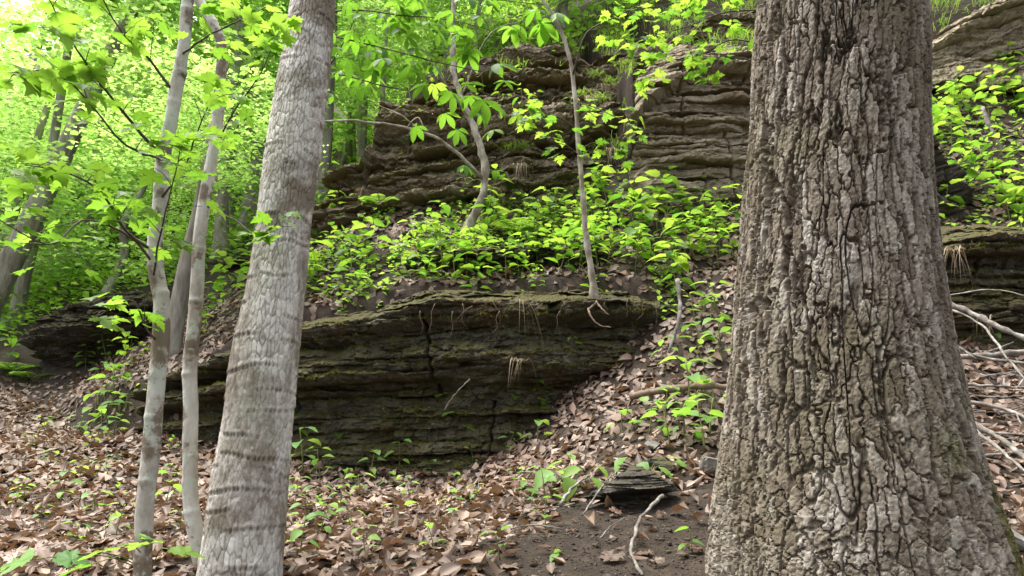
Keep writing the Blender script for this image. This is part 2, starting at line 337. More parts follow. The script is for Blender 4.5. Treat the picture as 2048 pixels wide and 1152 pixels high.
# ------------------------------------------------------------------ layered rock outcrops
moss_pts = []; ledge_pts = {}
def outcrop(name, label, line, mat, thick, prof, dip=0., seed=1, step=.0178, depth=.7, block=.10, rough=1., ends=(.35, .35), mossy=.5, cat='rock outcrop', shoulder=2.5):
    """line: (px, py of the top, py of the foot, Y); prof: (relative height, metres proud) pairs"""
    rs = np.random.default_rng(seed)
    T = np.array([P(a, b, d) for a, b, c, d in line]); B = np.array([P(a, c, d) for a, b, c, d in line])
    mid = (T + B) / 2; s = np.concatenate([[0], np.cumsum(np.hypot(*np.diff(mid[:, :2], axis=0).T))]); Ls = s[-1]
    n = int(Ls / step); ss = np.linspace(0, Ls, n)
    it = lambda A: np.stack([np.interp(ss, s, A[:, k]) for k in range(3)], 1)
    base = it(mid); zt, zb = np.interp(ss, s, T[:, 2]), np.interp(ss, s, B[:, 2])
    k_ = np.hanning(41); k_ /= k_.sum()
    for c in (0, 1):
        pad = np.pad(base[:, c], 20, mode='reflect', reflect_type='odd'); base[:, c] = np.convolve(pad, k_, 'valid')
    tg = np.gradient(base[:, :2], axis=0); tg /= np.linalg.norm(tg, axis=1)[:, None]
    nr = np.stack([tg[:, 1], -tg[:, 0]], 1)
    endf = sstep(0, ends[0] + 1e-6, ss) * sstep(0, ends[1] + 1e-6, Ls - ss)
    root = thing(name, (base[n // 2, 0], base[n // 2, 1], zb[n // 2]), label, cat)
    ri = Vector(root.location)
    z0, z1 = zb.min() - .15 - abs(dip) * Ls, zt.max() + .05 + abs(dip) * Ls
    zs = [z0]
    while zs[-1] < z1: zs.append(zs[-1] + thick * rs.choice([.45, .7, 1, 1, 1.5, 2.2]) * rs.uniform(.8, 1.2))
    px_, py_ = np.array([q[0] for q in prof]), np.array([q[1] for q in prof])
    bounds = []
    joints = [(rs.uniform(0, Ls), rs.uniform(z0, z1), rs.uniform(.12, .6) * (zt - zb).max(), rs.uniform(.05, .16), rs.normal() * .25) for _ in range(int(Ls * 2.6))]
    for k, z in enumerate(zs):
        bz = z + dip * (ss - Ls / 2) + thick * .5 * fbm(ss * .9, k * 3.1, seed, seed, 3) + thick * .35 * (_hash(np.floor(ss / .31 + .3 * noise(ss * 3, k, 0, seed)), ss * 0 + k, ss * 0, seed) - .5) + thick * .25 * noise(ss * 5, k * 2.3, 0, seed + 4)
        bounds.append(bz if not bounds else np.maximum(bz, bounds[-1] + .006))
    for k in range(len(zs) - 1):
        b0, b1 = bounds[k], bounds[k + 1]
        if (b0 > zt + .12).all() or (b1 < zb - .12).all(): continue
        rows = max(4, int(np.median(b1 - b0) / step) + 3); v = np.linspace(0, 1, rows)
        # blocks along the layer
        cuts = [0]; vals = []
        while cuts[-1] < Ls: cuts.append(cuts[-1] + rs.uniform(.12, .8)); vals.append(rs.uniform(-1, 1))
        blk = np.zeros(n)
        for c0, c1, vv in zip(cuts[:-1], cuts[1:], vals):
            wv = .012 * noise(ss * 0 + c0 * 7, k, 0, seed)
            blk += vv * (sstep(c0 - .006, c0 + .006, ss + wv) - sstep(c1 - .006, c1 + .006, ss + wv))
        lay = rs.uniform(.5, 1.1) if rs.random() < .3 else rs.uniform(-.7, .3)
        fuse = sstep(-.35, .35, noise(ss * 1.1, k * 1.3, 0, seed + 5) + .4 * noise(ss * 4, k, 0, seed + 6))      # where the joint is open
        lay = lay * (.35 + .65 * fuse) + .12 * noise(ss * .5, k * .31, 0, seed + 8)
        jag = .055 * fbm(ss * 5, k * 7.7, 0, seed + 60, 5, .68)
        Zr = b0[None] + (b1 - b0)[None] * v[:, None]
        t = (Zr - zb[None]) / np.maximum(zt - zb, .1)[None]
        off = np.interp(t, px_, py_) + block * (.6 * blk * fuse + lay + .5 * fbm(ss * 1.7, k * 1.7, 0, seed + 9, 3))[None] + rough * jag[None]
        th_ = (b1 - b0)[None]
        edge = np.minimum(.05, th_ * .45) * np.abs(2 * v[:, None] - 1) ** 3.5 * (1 + .6 * noise(ss[None] * 6, v[:, None] * 0 + k, 0, seed + 2)) * (.1 + .9 * fuse)[None]
        off = off - edge * np.where(v[:, None] < .5, 2.0, .45)
        X = base[None, :, 0] + nr[None, :, 0] * off; Y = base[None, :, 1] + nr[None, :, 1] * off
        off = off + rough * (.15 * fbm(X * 1.1, Y * 1.1, Zr * 2.2, seed + 15, 3) + .05 * fbm(X * 3, Y * 3, Zr * 7, seed + 21, 4) + .016 * fbm(X * 17, Y * 17, Zr * 34, seed + 33, 3))
        ch = np.arange(n)[None] * 0 + ss[None] + Zr * 0
        _, _, c1 = voronoi(ch / .17 + .6 * noise(ch * 9, Zr * 14, 0, seed + 50), Zr / .055 + .5 * noise(ch * 5, Zr * 20, 3, seed + 51), seed + 52, 9e6)
        _, _, c2 = voronoi(ch / .06 + .5 * noise(ch * 22, Zr * 30, 0, seed + 53), Zr / .024, seed + 54, 9e6)
        off = off + rough * (.05 * (c1 - .5) + .024 * (c2 - .5))
        for js, jz_, jh, jd, jt in joints:
            if abs(jz_ - Zr.mean()) < jh / 2 + .3: off = off - jd * np.exp(-((ch - js - jt * (Zr - jz_) - .02 * noise(Zr * 20, js, 0, seed)) / .013) ** 2) * (np.abs(Zr - jz_) < jh / 2)
        off = np.where(t > 1, off - np.minimum((t - 1) * (zt - zb)[None] * shoulder, depth * .9), off)
        off = off - (1 - endf)[None] * depth
        jz = .35 * np.minimum(.03, th_) * fbm(ss[None] * 11, v[:, None] * 2, k, seed + 40, 3)
        pts = np.stack([base[None, :, 0] + nr[None, :, 0] * off, base[None, :, 1] + nr[None, :, 1] * off, Zr + jz], -1)
        back0, back1 = pts[0].copy(), pts[-1].copy()
        for bk in (back0, back1): bk[:, :2] = base[:, :2] - nr * depth
        back1[:, 2] += .03; back0[:, 2] += .0
        V = np.concatenate([back0[None], pts, back1[None]]).reshape(-1, 3)
        Fq = grid_faces(n, rows + 2)
        tt = np.concatenate([t[:1], t, t[-1:]]).ravel()
        keep = ~((tt[Fq] > 1.25).all(1) | (tt[Fq] < -.3).all(1)); Fq = Fq[keep]
        if len(Fq) < 20: continue
        used = np.unique(Fq); remap = np.full(len(V), -1); remap[used] = np.arange(len(used))
        o = obj('rock_layer', mesh('rock_layer', V[used] - np.array(ri), remap[Fq], mat, False), root)
        # ledge tops where moss can sit
        lip = pts[-1]; vis = (t[-1] < 1.05) & (t[-1] > 0)
        m_ = vis & (fbm(ss * 1.4, k * .9, 0, seed + 77, 3) + .25 * noise(ss * 9, k, 0, seed) > .62 - mossy)
        if vis.any(): ledge_pts.setdefault(seed, []).append(lip[vis])
        if m_.any(): moss_pts.append(np.concatenate([lip[m_], np.repeat(np.array([[nr[:, 0].mean(), nr[:, 1].mean()]]), m_.sum(), 0)], 1))
    return root

outcrop('rock_outcrop', 'low dark mossy rock face of thin layers behind the leaning trunk',
    [(255, 820, 880, 8.25), (275, 795, 885, 8.05), (320, 765, 892, 7.8), (390, 742, 912, 7.6), (480, 700, 925, 7.4), (600, 662, 940, 7.2), (720, 640, 955, 7.15), (860, 606, 955, 7.1), (1000, 602, 955, 7.05), (1150, 606, 950, 7.05), (1280, 606, 930, 7.1), (1370, 625, 900, 7.25), (1470, 640, 880, 7.4)],
    M_rock_low, .062, [(-.2, .12), (0, .08), (.18, 0), (.34, -.02), (.42, -.12), (.5, -.15), (.56, -.02), (.63, .14), (.7, .1), (.78, -.02), (.86, -.1), (.93, .08), (1, .12)], dip=.04, seed=11, step=.0135, mossy=.82, block=.12, rough=1.2)
outcrop('rock_outcrop', 'rugged brown mossy crag above the leafy ledge, beside the bent sapling',
    [(640, 400, 455, 9.9), (665, 345, 450, 9.5), (720, 330, 450, 9.35), (755, 215, 450, 9.4), (840, 205, 450, 9.3), (960, 190, 450, 9.25), (1080, 190, 440, 9.3), (1150, 188, 430, 9.35), (1190, 195, 420, 9.5), (1215, 210, 415, 9.9)],
    M_rock_up, .07, [(-.2, .25), (0, .22), (.2, .15), (.36, .16), (.43, .05), (.5, -.04), (.62, -.16), (.72, -.12), (.8, .0), (.88, .1), (1, -.06)], dip=.17, seed=23, mossy=.85, block=.2, rough=1.5, shoulder=2, ends=(.35, .15))
outcrop('rock_outcrop', 'grassy broken rock tier between the crag and the upper ledge',
    [(800, 200, 230, 10.0), (850, 165, 225, 9.85), (950, 150, 220, 9.8), (1050, 140, 220, 9.85), (1150, 142, 220, 9.9), (1200, 160, 220, 10.1)],
    M_rock_up, .06, [(-.2, .2), (0, .1), (.5, -.1), (.8, .1), (1, .05)], dip=.1, seed=29, mossy=.85, block=.2, rough=1.6)
outcrop('rock_outcrop', 'tall tan layered rock wall with a slanting shoulder beside the furrowed trunk',
    [(1243, 320, 415, 8.85), (1258, 285, 410, 8.75), (1290, 190, 405, 8.75), (1345, 150, 405, 8.8), (1400, 112, 405, 8.85), (1500, 118, 405, 8.95), (1600, 110, 405, 9.0), (1720, 130, 405, 9.1)],
    M_rock_tan, .06, [(-.2, .1), (0, .06), (.2, .02), (.33, .1), (.42, -.02), (.6, -.04), (.72, .0), (.85, -.1), (.93, .12), (1, .08)], dip=.02, seed=37, mossy=.1, block=.12, rough=.75, ends=(.05, .3), shoulder=.9)
outcrop('rock_outcrop', 'upper rock ledge with rooty grass above the brown crag',
    [(930, 150, 215, 11.2), (990, 115, 215, 10.9), (1040, 92, 215, 10.8), (1120, 95, 215, 10.8), (1180, 130, 215, 10.7), (1260, 95, 215, 10.5), (1330, 90, 215, 10.4), (1420, 40, 180, 10.4), (1500, 25, 170, 10.4), (1620, 10, 170, 10.6), (1760, 10, 170, 10.8)],
    M_rock_up, .08, [(-.2, .3), (0, .2), (.4, .05), (.6, -.1), (.8, .05), (1, .02)], dip=.03, seed=41, mossy=.35, block=.15, rough=1.3)
outcrop('rock_outcrop', 'mossy dark rock face behind the fallen branches beside the furrowed trunk',
    [(1720, 500, 760, 6.9), (1800, 490, 750, 6.7), (1880, 490, 740, 6.6), (1960, 480, 740, 6.55), (2048, 470, 740, 6.5), (2200, 470, 740, 6.6), (2350, 480, 740, 6.8)],
    M_rock_moss, .055, [(-.2, .2), (0, .16), (.3, .05), (.5, .1), (.7, -.05), (.85, .02), (1, .1)], dip=-.02, seed=53, step=.0145, mossy=.7, block=.09)
outcrop('rock_outcrop', 'narrow stepped rock with mossy caps right behind the furrowed trunk',
    [(1760, 285, 500, 7.7), (1830, 280, 500, 7.5), (1880, 288, 500, 7.45), (1915, 380, 500, 7.5), (1960, 430, 500, 7.7), (2000, 470, 505, 8.0)],
    M_rock_dark, .09, [(-.2, .15), (0, .1), (.25, .0), (.42, .1), (.55, -.12), (.75, -.04), (.95, .1), (1, .08)], dip=0, seed=59, mossy=.6, block=.1, ends=(.2, .15))
outcrop('rock_outcrop', 'pale slanting rock wall in the upper corner above the shrubs',
    [(1760, 120, 190, 9.4), (1850, 105, 170, 9.3), (1930, 60, 160, 9.2), (1990, 30, 150, 9.1), (2060, 10, 150, 9.0), (2200, -20, 150, 9.0), (2350, -30, 150, 9.1)],
    M_rock_tan, .1, [(-.2, .2), (0, .15), (.3, .1), (.5, -.05), (.75, -.02), (1, .1)], dip=.16, seed=67, mossy=.1, block=.12, shoulder=1.2)
outcrop('rock_outcrop', 'small rock band hidden among leafy plants between the two cliffs',
    [(760, 530, 590, 8.0), (850, 512, 580, 7.85), (960, 505, 580, 7.8), (1080, 500, 575, 7.8), (1180, 505, 570, 7.85), (1260, 520, 570, 8.0)],
    M_rock_dark, .07, [(-.2, .1), (0, .02), (.5, -.1), (.8, .08), (1, .08)], dip=.02, seed=71, mossy=.5, block=.08)
outcrop('boulder', 'dark undercut boulder at the far edge of the leaf slope under green saplings',
    [(45, 705, 765, 11.2), (72, 648, 765, 10.75), (120, 612, 760, 10.5), (200, 594, 750, 10.45), (290, 596, 740, 10.6), (380, 628, 735, 11.1), (430, 685, 735, 11.7)],
    M_rock_dark, .1, [(-.2, -.35), (0, -.3), (.3, -.3), (.5, -.12), (.62, .12), (.8, .1), (1, .0)], dip=.03, seed=79, mossy=.4, block=.12, rough=1.5, cat='boulder')
outcrop('rock_outcrop', 'dark broken rock step among ferns behind the pale slender stem',
    [(420, 540, 600, 11.6), (470, 510, 600, 11.3), (520, 500, 600, 11.2), (580, 520, 600, 11.3), (640, 560, 600, 11.6)],
    M_rock_dark, .09, [(-.2, .0), (0, -.1), (.5, -.1), (.8, .1), (1, .05)], dip=.0, seed=83, mossy=.4, block=.14, rough=1.3)
outcrop('rock_slab', 'dark layered stone overhang jutting from the bank above the bare soil',
    [(1185, 985, 1022, 4.75), (1210, 968, 1024, 4.6), (1245, 955, 1024, 4.5), (1290, 950, 1020, 4.5), (1330, 955, 1010, 4.6), (1360, 975, 1000, 4.75)],
    M_shale, .022, [(-.2, -.1), (0, -.12), (.35, -.12), (.5, -.02), (.62, .07), (.8, .05), (1, .0)], dip=.03, seed=97, step=.006, depth=.3, mossy=.1, block=.03, rough=.5, ends=(.06, .06), cat='rock', shoulder=2.5)

# ------------------------------------------------------------------ leaf blades (base at origin, tip towards +Y, unit length)
def blade(rows, width, droop=.15, fold=.12, teeth=0., tip=1.3, curl=0., wob=0., seed=0):
    rs = np.random.default_rng(seed); t = np.linspace(0, 1, rows)
    wd = width * (np.sin(np.pi * t ** (1 / tip)) ** .8) + .004
    if teeth: wd = wd * (1 + teeth * np.where(np.arange(rows) % 2, 1, -1)); wd[0] = wd[-1] = .004
    V = []
    for i, a in enumerate(t):
        z0 = -droop * a * a + wob * rs.normal() * .3
        for j in (-1, -.5, 0, .5, 1) if curl else (-1, 0, 1):
            x = j * wd[i]; z = z0 + fold * abs(j) * wd[i] * 2 + curl * (j * j) * wd[i] * (1 + wob * rs.normal()) + wob * rs.normal() * .12
            if curl: x = x * (1 - .35 * abs(curl) * j * j)
            V.append((x, a + (wob * rs.normal() * .03 if wob else 0), z))
    nc = 5 if curl else 3
    return np.array(V), grid_faces(nc, rows)
def lobed(outline, droop=.2, cup=.1, wob=.0, seed=0):       # fan blade from an outline, half outline mirrored
    rs = np.random.default_rng(seed); h = np.array(outline, float)
    full = np.vstack([h, (h * [-1, 1])[::-1][1:-1] if abs(h[-1, 0]) < 1e-6 else (h * [-1, 1])[::-1]])
    full = full[np.r_[True, np.linalg.norm(np.diff(full, axis=0), axis=1) > 1e-6]]
    c = np.array([0, .42]); n = len(full); inner = c + (full - c) * .5
    def lift(p, k): r = np.linalg.norm(p - c, axis=1); return -droop * np.maximum(p[:, 1] - .2, 0) ** 2 + cup * r * r - .05 * np.exp(-(p[:, 0] / .05) ** 2) + wob * rs.normal(size=len(p)) * k
    V = np.vstack([[0, .42, 0], np.c_[inner, lift(inner, .4)], np.c_[full, lift(full, 1)]]); i = np.arange(n); j = (i + 1) % n
    return V, [np.stack([1 + i, 1 + n + i, 1 + n + j, 1 + j], 1), np.stack([np.zeros(n, int), 1 + i, 1 + j], 1)]
MAPLE = [(0, 0), (.1, -.03), (.3, .0), (.26, .1), (.5, .2), (.42, .28), (.62, .46), (.44, .46), (.42, .56), (.25, .48), (.22, .6), (.3, .74), (.17, .74), (.1, .88), (0, 1.02)]
OAK = [(0, 0), (.05, .08), (.16, .16), (.1, .24), (.25, .36), (.14, .45), (.3, .6), (.17, .68), (.22, .82), (.1, .88), (0, 1)]
def xform(V, s, q, loc): return V * s @ np.array(q.to_matrix()).T + loc
def qleaf(az, tilt, roll=0.): return Quaternion((0, 0, 1), az) @ Quaternion((1, 0, 0), tilt) @ Quaternion((0, 1, 0), roll)
maple_me = [mesh('maple_leaf', *lobed(MAPLE, .25 + .1 * i, .12 - .1 * i, .02, i), M_maple) for i in range(3)]
for i in range(3): pass
def recol(me, mat): m = me.copy(); m.materials.clear(); m.materials.append(mat); return m
maple_bright = [recol(m, M_plant) for m in maple_me]
ovate_me = [mesh('ovate_leaf', *blade(8, .3 + .03 * i, .25 + .1 * i, .13, .09, 1.5), M_plant) for i in range(3)]
seed_me = [mesh('seedling_leaf', *blade(7, .27 + .04 * i, .2 + .1 * i, .12, .06, 1.4), M_seedl) for i in range(3)]
narrow_me = [mesh('narrow_leaf', *blade(7, .2 + .03 * i, .3 + .1 * i, .12, .06, 1.2), M_plant) for i in range(3)]
def buckeye(seed):
    rs = np.random.default_rng(seed); parts = []
    for k, a in enumerate((-2.0, -1.0, 0, 1.0, 2.0)):
        V, Fq = blade(7, .21, .25 + .2 * rs.random(), .1, 0, .75); L = (.72, .92, 1, .92, .72)[k] * rs.uniform(.92, 1.05)
        parts.append((xform(V, L, qleaf(a + rs.normal() * .08, -.25 + .12 * rs.normal()), np.zeros(3)), Fq))
    V, Fq = merge(parts); return mesh('buckeye_leaf', V * .6, Fq, M_buck)
buck_me = [buckeye(i) for i in range(4)]
buck_bright = [recol(m, M_plant) for m in buck_me]
def petiole_leaf(parent, meshes, tip, az, size, tilt=None, name='leaf', tree=None):
    q = qleaf(az, random.gauss(-.2, .28) if tilt is None else tilt, random.gauss(0, .3))
    return obj(name, random.choice(meshes), parent, mw=Matrix.LocRotScale(Vector(tip) - Vector((tree or parent).location), q, Vector((size,) * 3)))

# ------------------------------------------------------------------ trunks
def trunk_mesh(prof, Y, bark, ncol, dz, mat, up=0., down=.5, focus=0., lean_y=0., seed=0, root=None, smooth=True):
    """prof: (py, left px, right px) from top to bottom of the trunk; measured at depth Y"""
    pr = sorted(prof, key=lambda q: -q[0]); C, r = [], []
    for q in pr:
        py, a, b = q[:3]; y = Y + lean_y * (1152 - py) / 1152
        if len(q) > 3: y = q[3]
        C.append(P((a + b) / 2, py, y)); r.append((b - a) / 2 * mpp((a + b) / 2, py, y))
    C, r = np.array(C), np.array(r)
    t0 = (C[1] - C[0]) / np.linalg.norm(C[1] - C[0]); C = np.vstack([C[0] - t0 * down, C]); r = np.concatenate([[r[0] * (1.0 + .25 * min(down, 1))], r])
    if up:
        t1 = (C[-1] - C[-2]) / np.linalg.norm(C[-1] - C[-2]); C = np.vstack([C, C[-1] + t1 * up * .5, C[-1] + t1 * up]); r = np.concatenate([r, [r[-1] * .92, r[-1] * .82]])
    L = np.linalg.norm(np.diff(C, axis=0), axis=1).sum(); n = int(L / dz)
    cr = crom(np.c_[C, r], n)
    if up: f_ = int(n * (1 - (up - .25) / L)); cr = np.vstack([cr[:f_], cr[f_::7]]); n = len(cr)
    c, rad = cr[:, :3], cr[:, 3]
    th = np.linspace(-math.pi, math.pi, ncol, endpoint=False)
    th = th - focus * np.sin(th)            # theta 0 faces the camera; more columns there
    t, a, b = frames(c)
    tc = np.array(CAM) - c; tc[:, 2] = 0; tc /= np.linalg.norm(tc, axis=1)[:, None]
    e1 = tc - t * (tc * t).sum(1)[:, None]; e1 /= np.linalg.norm(e1, axis=1)[:, None]; e2 = np.cross(t, e1)
    S = np.concatenate([[0], np.cumsum(np.linalg.norm(np.diff(c, axis=0), axis=1))])
    TH, SS = np.meshgrid(th, S); RAD = np.repeat(rad[:, None], ncol, 1)
    d, att = bark(TH, SS, RAD, c)
    rr = RAD + d
    V = c[:, None] + rr[..., None] * (np.cos(TH)[..., None] * e1[:, None] + np.sin(TH)[..., None] * e2[:, None])
    o0 = c[0] if root is None else np.array(root)
    me = mesh('trunk', V.reshape(-1, 3) - o0, grid_faces(ncol, n, True), mat, attr={k: v.ravel() for k, v in att.items()}, smooth=smooth)
    return me, c, rad, V, o0
def bark_big(TH, S, RAD, c):
    N = 62; R0 = .42; zz = c[:, 2][:, None] + 0 * TH
    X, Yc = np.cos(TH) * R0, np.sin(TH) * R0
    low = sstep(2.1, .75, zz)                                # chunkier bark low down
    uw = TH / (2 * math.pi) * N
    vs = np.cumsum((1 / .22 + 13 * low[:, 0] ** 1.5) * np.gradient(S[:, 0]))[:, None] + 0 * TH
    wu = .8 * fbm(X * 4, Yc * 4, S * 2.2, 5, 2) + .16 * noise(X * 70, Yc * 70, S * 45, 7) + .08 * noise(X * 140, Yc * 140, S * 110, 17); wv = .25 * noise(X * 60, Yc * 60, S * 40, 8)
    f1, f2, cid = voronoi(uw + wu, vs + wv, 3, N)
    g = f2 - f1
    wid = (.085 + .04 * fbm(X * 4, Yc * 4, S * 2, 14, 2)) * (1 - .35 * low)
    opn = (.5 + .5 * sstep(-.35, .15, noise(X * 11, Yc * 11, S * 7, 15))) * (1 - .35 * low)
    crack = np.exp(-(g / wid) ** 2) * opn
    f1b, f2b, cb = voronoi((uw + wu * 1.2) * 1.8, vs * 2.1 + wv * 2, 9, int(N * 1.8))
    c2 = np.exp(-((f2b - f1b) / .13) ** 2) * sstep(-.4, .3, noise(X * 16, Yc * 16, S * 11, 16))
    q1 = fbm(X * 10, Yc * 10, S * 1.7, 44, 2) + .05 * noise(X * 70, Yc * 70, S * 45, 7); q2 = fbm(X * 14, Yc * 14, S * 2.4, 46, 2) + .05 * noise(X * 90, Yc * 90, S * 60, 18)
    fur = np.maximum(np.exp(-(q1 / .033) ** 2), .85 * np.exp(-(q2 / .036) ** 2)) * (1 - .55 * low)      # long branching furrows
    d = -np.maximum(.034 * crack * (.75 + .1 * low), .042 * fur) - .005 * c2 + .002 * (np.minimum(g, .4) - .2) + .0035 * (cid - .5) + .002 * (cb - .5)
    d = d + .0035 * fbm(X * 45, Yc * 45, S * 32, 21, 3, .6) + .0022 * noise(X * 130, Yc * 130, S * 100, 25)
    fl = sstep(2.0, .85, zz)                                 # root flare lobes and broad swellings
    d = d + .03 * fl * fl * np.cos(TH * 5 + .8) + .02 * fbm(X * 2.4, Yc * 2.4, S * 1.4, 31, 2)
    moss = sstep(-.1, .35, fbm(X * 4, Yc * 4, S * 3, 41, 3) + np.where(zz < 1.75, 0, -(zz - 1.75) * 2.5) + .1) * sstep(.5, .95, TH)
    moss = np.maximum(moss, sstep(.0, .35, fbm(X * 6, Yc * 6, S * 5, 43, 3) + (1.25 - zz) * 2 - .25) * sstep(-.95, -1.3, TH))
    return d, {'tint': .5 * cid + .3 * cb + .2, 'moss': np.clip(moss, 0, 1) * .9}
rings = [.18, .33, .46, .55, .6, .66, .78, .86, .93, 1.03, 1.1, 1.2, 1.3, 1.36, 1.47, 1.62, 1.76, 1.8, 1.95, 2.1, 2.22, 2.5, 2.62, 2.85, 3.15, 3.4]
def bark_mid(TH, S, RAD, c):
    N = 46; R0 = .2; X, Yc = np.cos(TH) * R0, np.sin(TH) * R0
    uw = TH / (2 * math.pi) * N
    wu = .5 * fbm(X * 12, Yc * 12, S * 4, 5, 2)
    f1, f2, cid = voronoi(uw + wu, S / .07, 3, N)
    band = sstep(-.15, .2, fbm(X * 3, Yc * 3, S * 2.2, 61, 3) + .1)         # flaky zones against smooth ones
    d = .003 * (cid - .5) * band - .0075 * np.exp(-((f2 - f1) / .085) ** 2) * (.35 + .65 * band) + .006 * fbm(X * 6, Yc * 6, S * 4, 7, 3) + .002 * fbm(X * 60, Yc * 60, S * 50, 11, 3)
    for k, z in enumerate(rings):                              # lines of small healed holes with a swollen lip
        zr = z + .022 * fbm(X * 5, Yc * 5, k * 3.3, 70 + k, 2) + .02 * np.sin(TH + k)
        cov = sstep(-.05, .12, noise(X * 7, Yc * 7, k * 5.1, 90 + k) - .1 + .3 * (k % 3 == 0))
        q = S - zr
        hole = np.clip(np.cos(TH * (40 + 5 * (k % 3)) + 2 * noise(X * 20, Yc * 20, k, 95)) * 1.4, 0, 1)
        d = d + cov * (.0035 * np.exp(-((q - .014) / .012) ** 2) - (.002 + .013 * hole) * np.exp(-(q / .007) ** 2))
    return d, {'tint': .3 * cid + .38 * band + .2}
def bark_slim(seed):
    def f(TH, S, RAD, c):
        X, Yc = np.cos(TH) * .06, np.sin(TH) * .06
        d = .004 * fbm(X * 14, Yc * 14, S * 6, seed, 3) + .0012 * fbm(X * 60, Yc * 60, S * 60, seed + 5, 3)
        rs = np.random.default_rng(seed)
        for z in np.cumsum(rs.uniform(.09, .38, 14)):
            d = d + rs.uniform(.002, .007) * np.exp(-((S - z) / .012) ** 2) * (.4 + .6 * np.cos(TH - rs.uniform(-2, 2)))
        return d, {'tint': .5 + .5 * fbm(X * 5, Yc * 5, S * 4, seed + 9, 3)}
    return f

def pix(L): return np.array([P(*q) for q in L])
def add_branch(parent, pts, r0, r1, mat, name='branch', n=None, sides=6, tree=None, want=False):
    c = crom(pts, n or max(6, len(pts) * 4)); c[1:-1] += rng.normal(size=c[1:-1].shape) * r0 * .25
    V, Fq = tube(c, np.linspace(r0, r1, len(c)), sides)
    o = obj(name, mesh(name, V - np.array((tree or parent).location), Fq, mat), parent); return (c, o) if want else c

# big furrowed trunk
me, c, rad, Vb, o0 = trunk_mesh([(0, 1518, 1838), (200, 1506, 1838), (400, 1490, 1842), (600, 1475, 1864), (750, 1462, 1888), (900, 1448, 1925), (1000, 1440, 1958), (1152, 1432, 2005)],
    3.3, bark_big, 410, .0047, M_bark_big, up=3.5, down=.5, focus=.55, smooth=False)
big = thing('broad_tree', o0, 'massive deeply furrowed grey tree trunk flaring at its mossy base', 'tree'); obj('trunk', me, big)
# leaning trunk
me, c_mid, rad, _, o0 = trunk_mesh([(0, 584, 670), (100, 567, 662), (250, 540, 645), (400, 520, 628), (550, 500, 612), (700, 468, 597), (850, 447, 585), (1000, 420, 572), (1152, 398, 562)],
    3.4, bark_mid, 250, .0066, M_bark_mid, up=3, down=.6, focus=.5, lean_y=.3)
mid_tree = thing('leaning_tree', o0, 'leaning pale trunk ringed with lines of small dark holes', 'tree'); obj('trunk', me, mid_tree)
# two slender stems
def wpx(L, w0, w1):
    n = len(L); return [(y, x - (w0 + (w1 - w0) * i / (n - 1)) / 2, x + (w0 + (w1 - w0) * i / (n - 1)) / 2) for i, (x, y) in enumerate(L)]
LS = [(376, 0), (366, 100), (350, 190), (338, 260), (326, 320), (320, 400), (311, 480), (312, 540), (323, 610), (322, 680), (312, 790), (302, 900), (290, 1020), (285, 1152)]
me, c_ls, rad, _, o0 = trunk_mesh(wpx(LS, 23, 36), 3.2, bark_slim(101), 56, .008, M_bark_slim, up=1.5, down=.5, focus=.4)
slim_l = thing('slender_tree', o0, 'slender mottled stem with long leafy maple boughs, leftmost of the near trunks', 'tree'); obj('trunk', me, slim_l)
RS = [(398, 0), (428, 50), (442, 85), (440, 170), (432, 260), (420, 340), (408, 410), (398, 490), (395, 560), (388, 650), (380, 740), (382, 820), (380, 900), (382, 1000), (396, 1090), (410, 1152)]
me, c_rs, rad, _, o0 = trunk_mesh(wpx(RS, 18, 33), 3.5, bark_slim(131), 56, .008, M_bark_slim, up=1, down=.5, focus=.4)
slim_r = thing('slender_tree', o0, 'pale slender stem with a kinked top rising beside the leaning trunk', 'tree'); obj('trunk', me, slim_r)

# maple boughs of the first slender stem, leaves hang in flat sprays
def bough(tree, L, r0, nl, meshes, size, spread=.16, twigs=5, mat=M_twig, start=.25, flat=.04):
    c, br = add_branch(tree, pix(L), r0, .0018, mat, n=14, want=True)
    tips = []
    for k in range(twigs):
        i = int((start + (1 - start) * (k + .5) / twigs) * (len(c) - 1)); d = c[min(i + 1, len(c) - 1)] - c[i - 1]; d /= np.linalg.norm(d)
        side = np.cross(d, [0, 0, 1]) * (1 if k % 2 else -1); e = c[i] + (d * .6 + side * random.uniform(.5, 1) + np.array([0, 0, random.uniform(-.35, .25)])) * random.uniform(.7, 1.5) * spread
        add_branch(br, [c[i], (c[i] + e) / 2 + np.array([0, 0, .012]), e], .0022, .0011, mat, 'twig', 5, 4, tree); tips.append((c[i], e))
    tips.append((c[-3], c[-1]))
    for k in range(nl):
        a, b = random.choice(tips); t = random.uniform(.2, 1.05); p = a + (b - a) * t; az = random.uniform(0, 2 * math.pi)
        q = p + np.array([math.cos(az + math.pi / 2), math.sin(az + math.pi / 2), 0]) * .03 + np.array([0, 0, random.gauss(0, flat)])
        petiole_leaf(br, meshes, q, az, size * random.uniform(.7, 1.2), tree=tree)
Ys = 3.2
bough(slim_l, [(316, 305, Ys), (260, 240, 3.00), (200, 165, 2.80), (140, 75, 2.60), (90, -20, 2.40)], .008, 35, maple_me, .095)
bough(slim_l, [(303, 500, Ys), (250, 460, 3.00), (200, 380, 2.80), (130, 345, 2.60), (50, 330, 2.40)], .007, 32, maple_me, .095)
bough(slim_l, [(350, 190, Ys), (300, 120, 3.10), (240, 60, 2.90), (190, -30, 2.80)], .007, 27, maple_me, .088)
bough(slim_l, [(313, 540, Ys), (270, 480, 3.10), (180, 440, 2.90), (90, 490, 2.60), (0, 440, 2.40)], .006, 21, maple_me, .088)
bough(slim_l, [(320, 400, Ys), (370, 330, 3.00), (400, 250, 2.90), (430, 180, 2.80)], .006, 24, maple_me, .088)
bough(slim_l, [(326, 320, Ys), (240, 280, 2.80), (120, 150, 2.60), (0, 145, 2.40)], .006, 27, maple_me, .095)
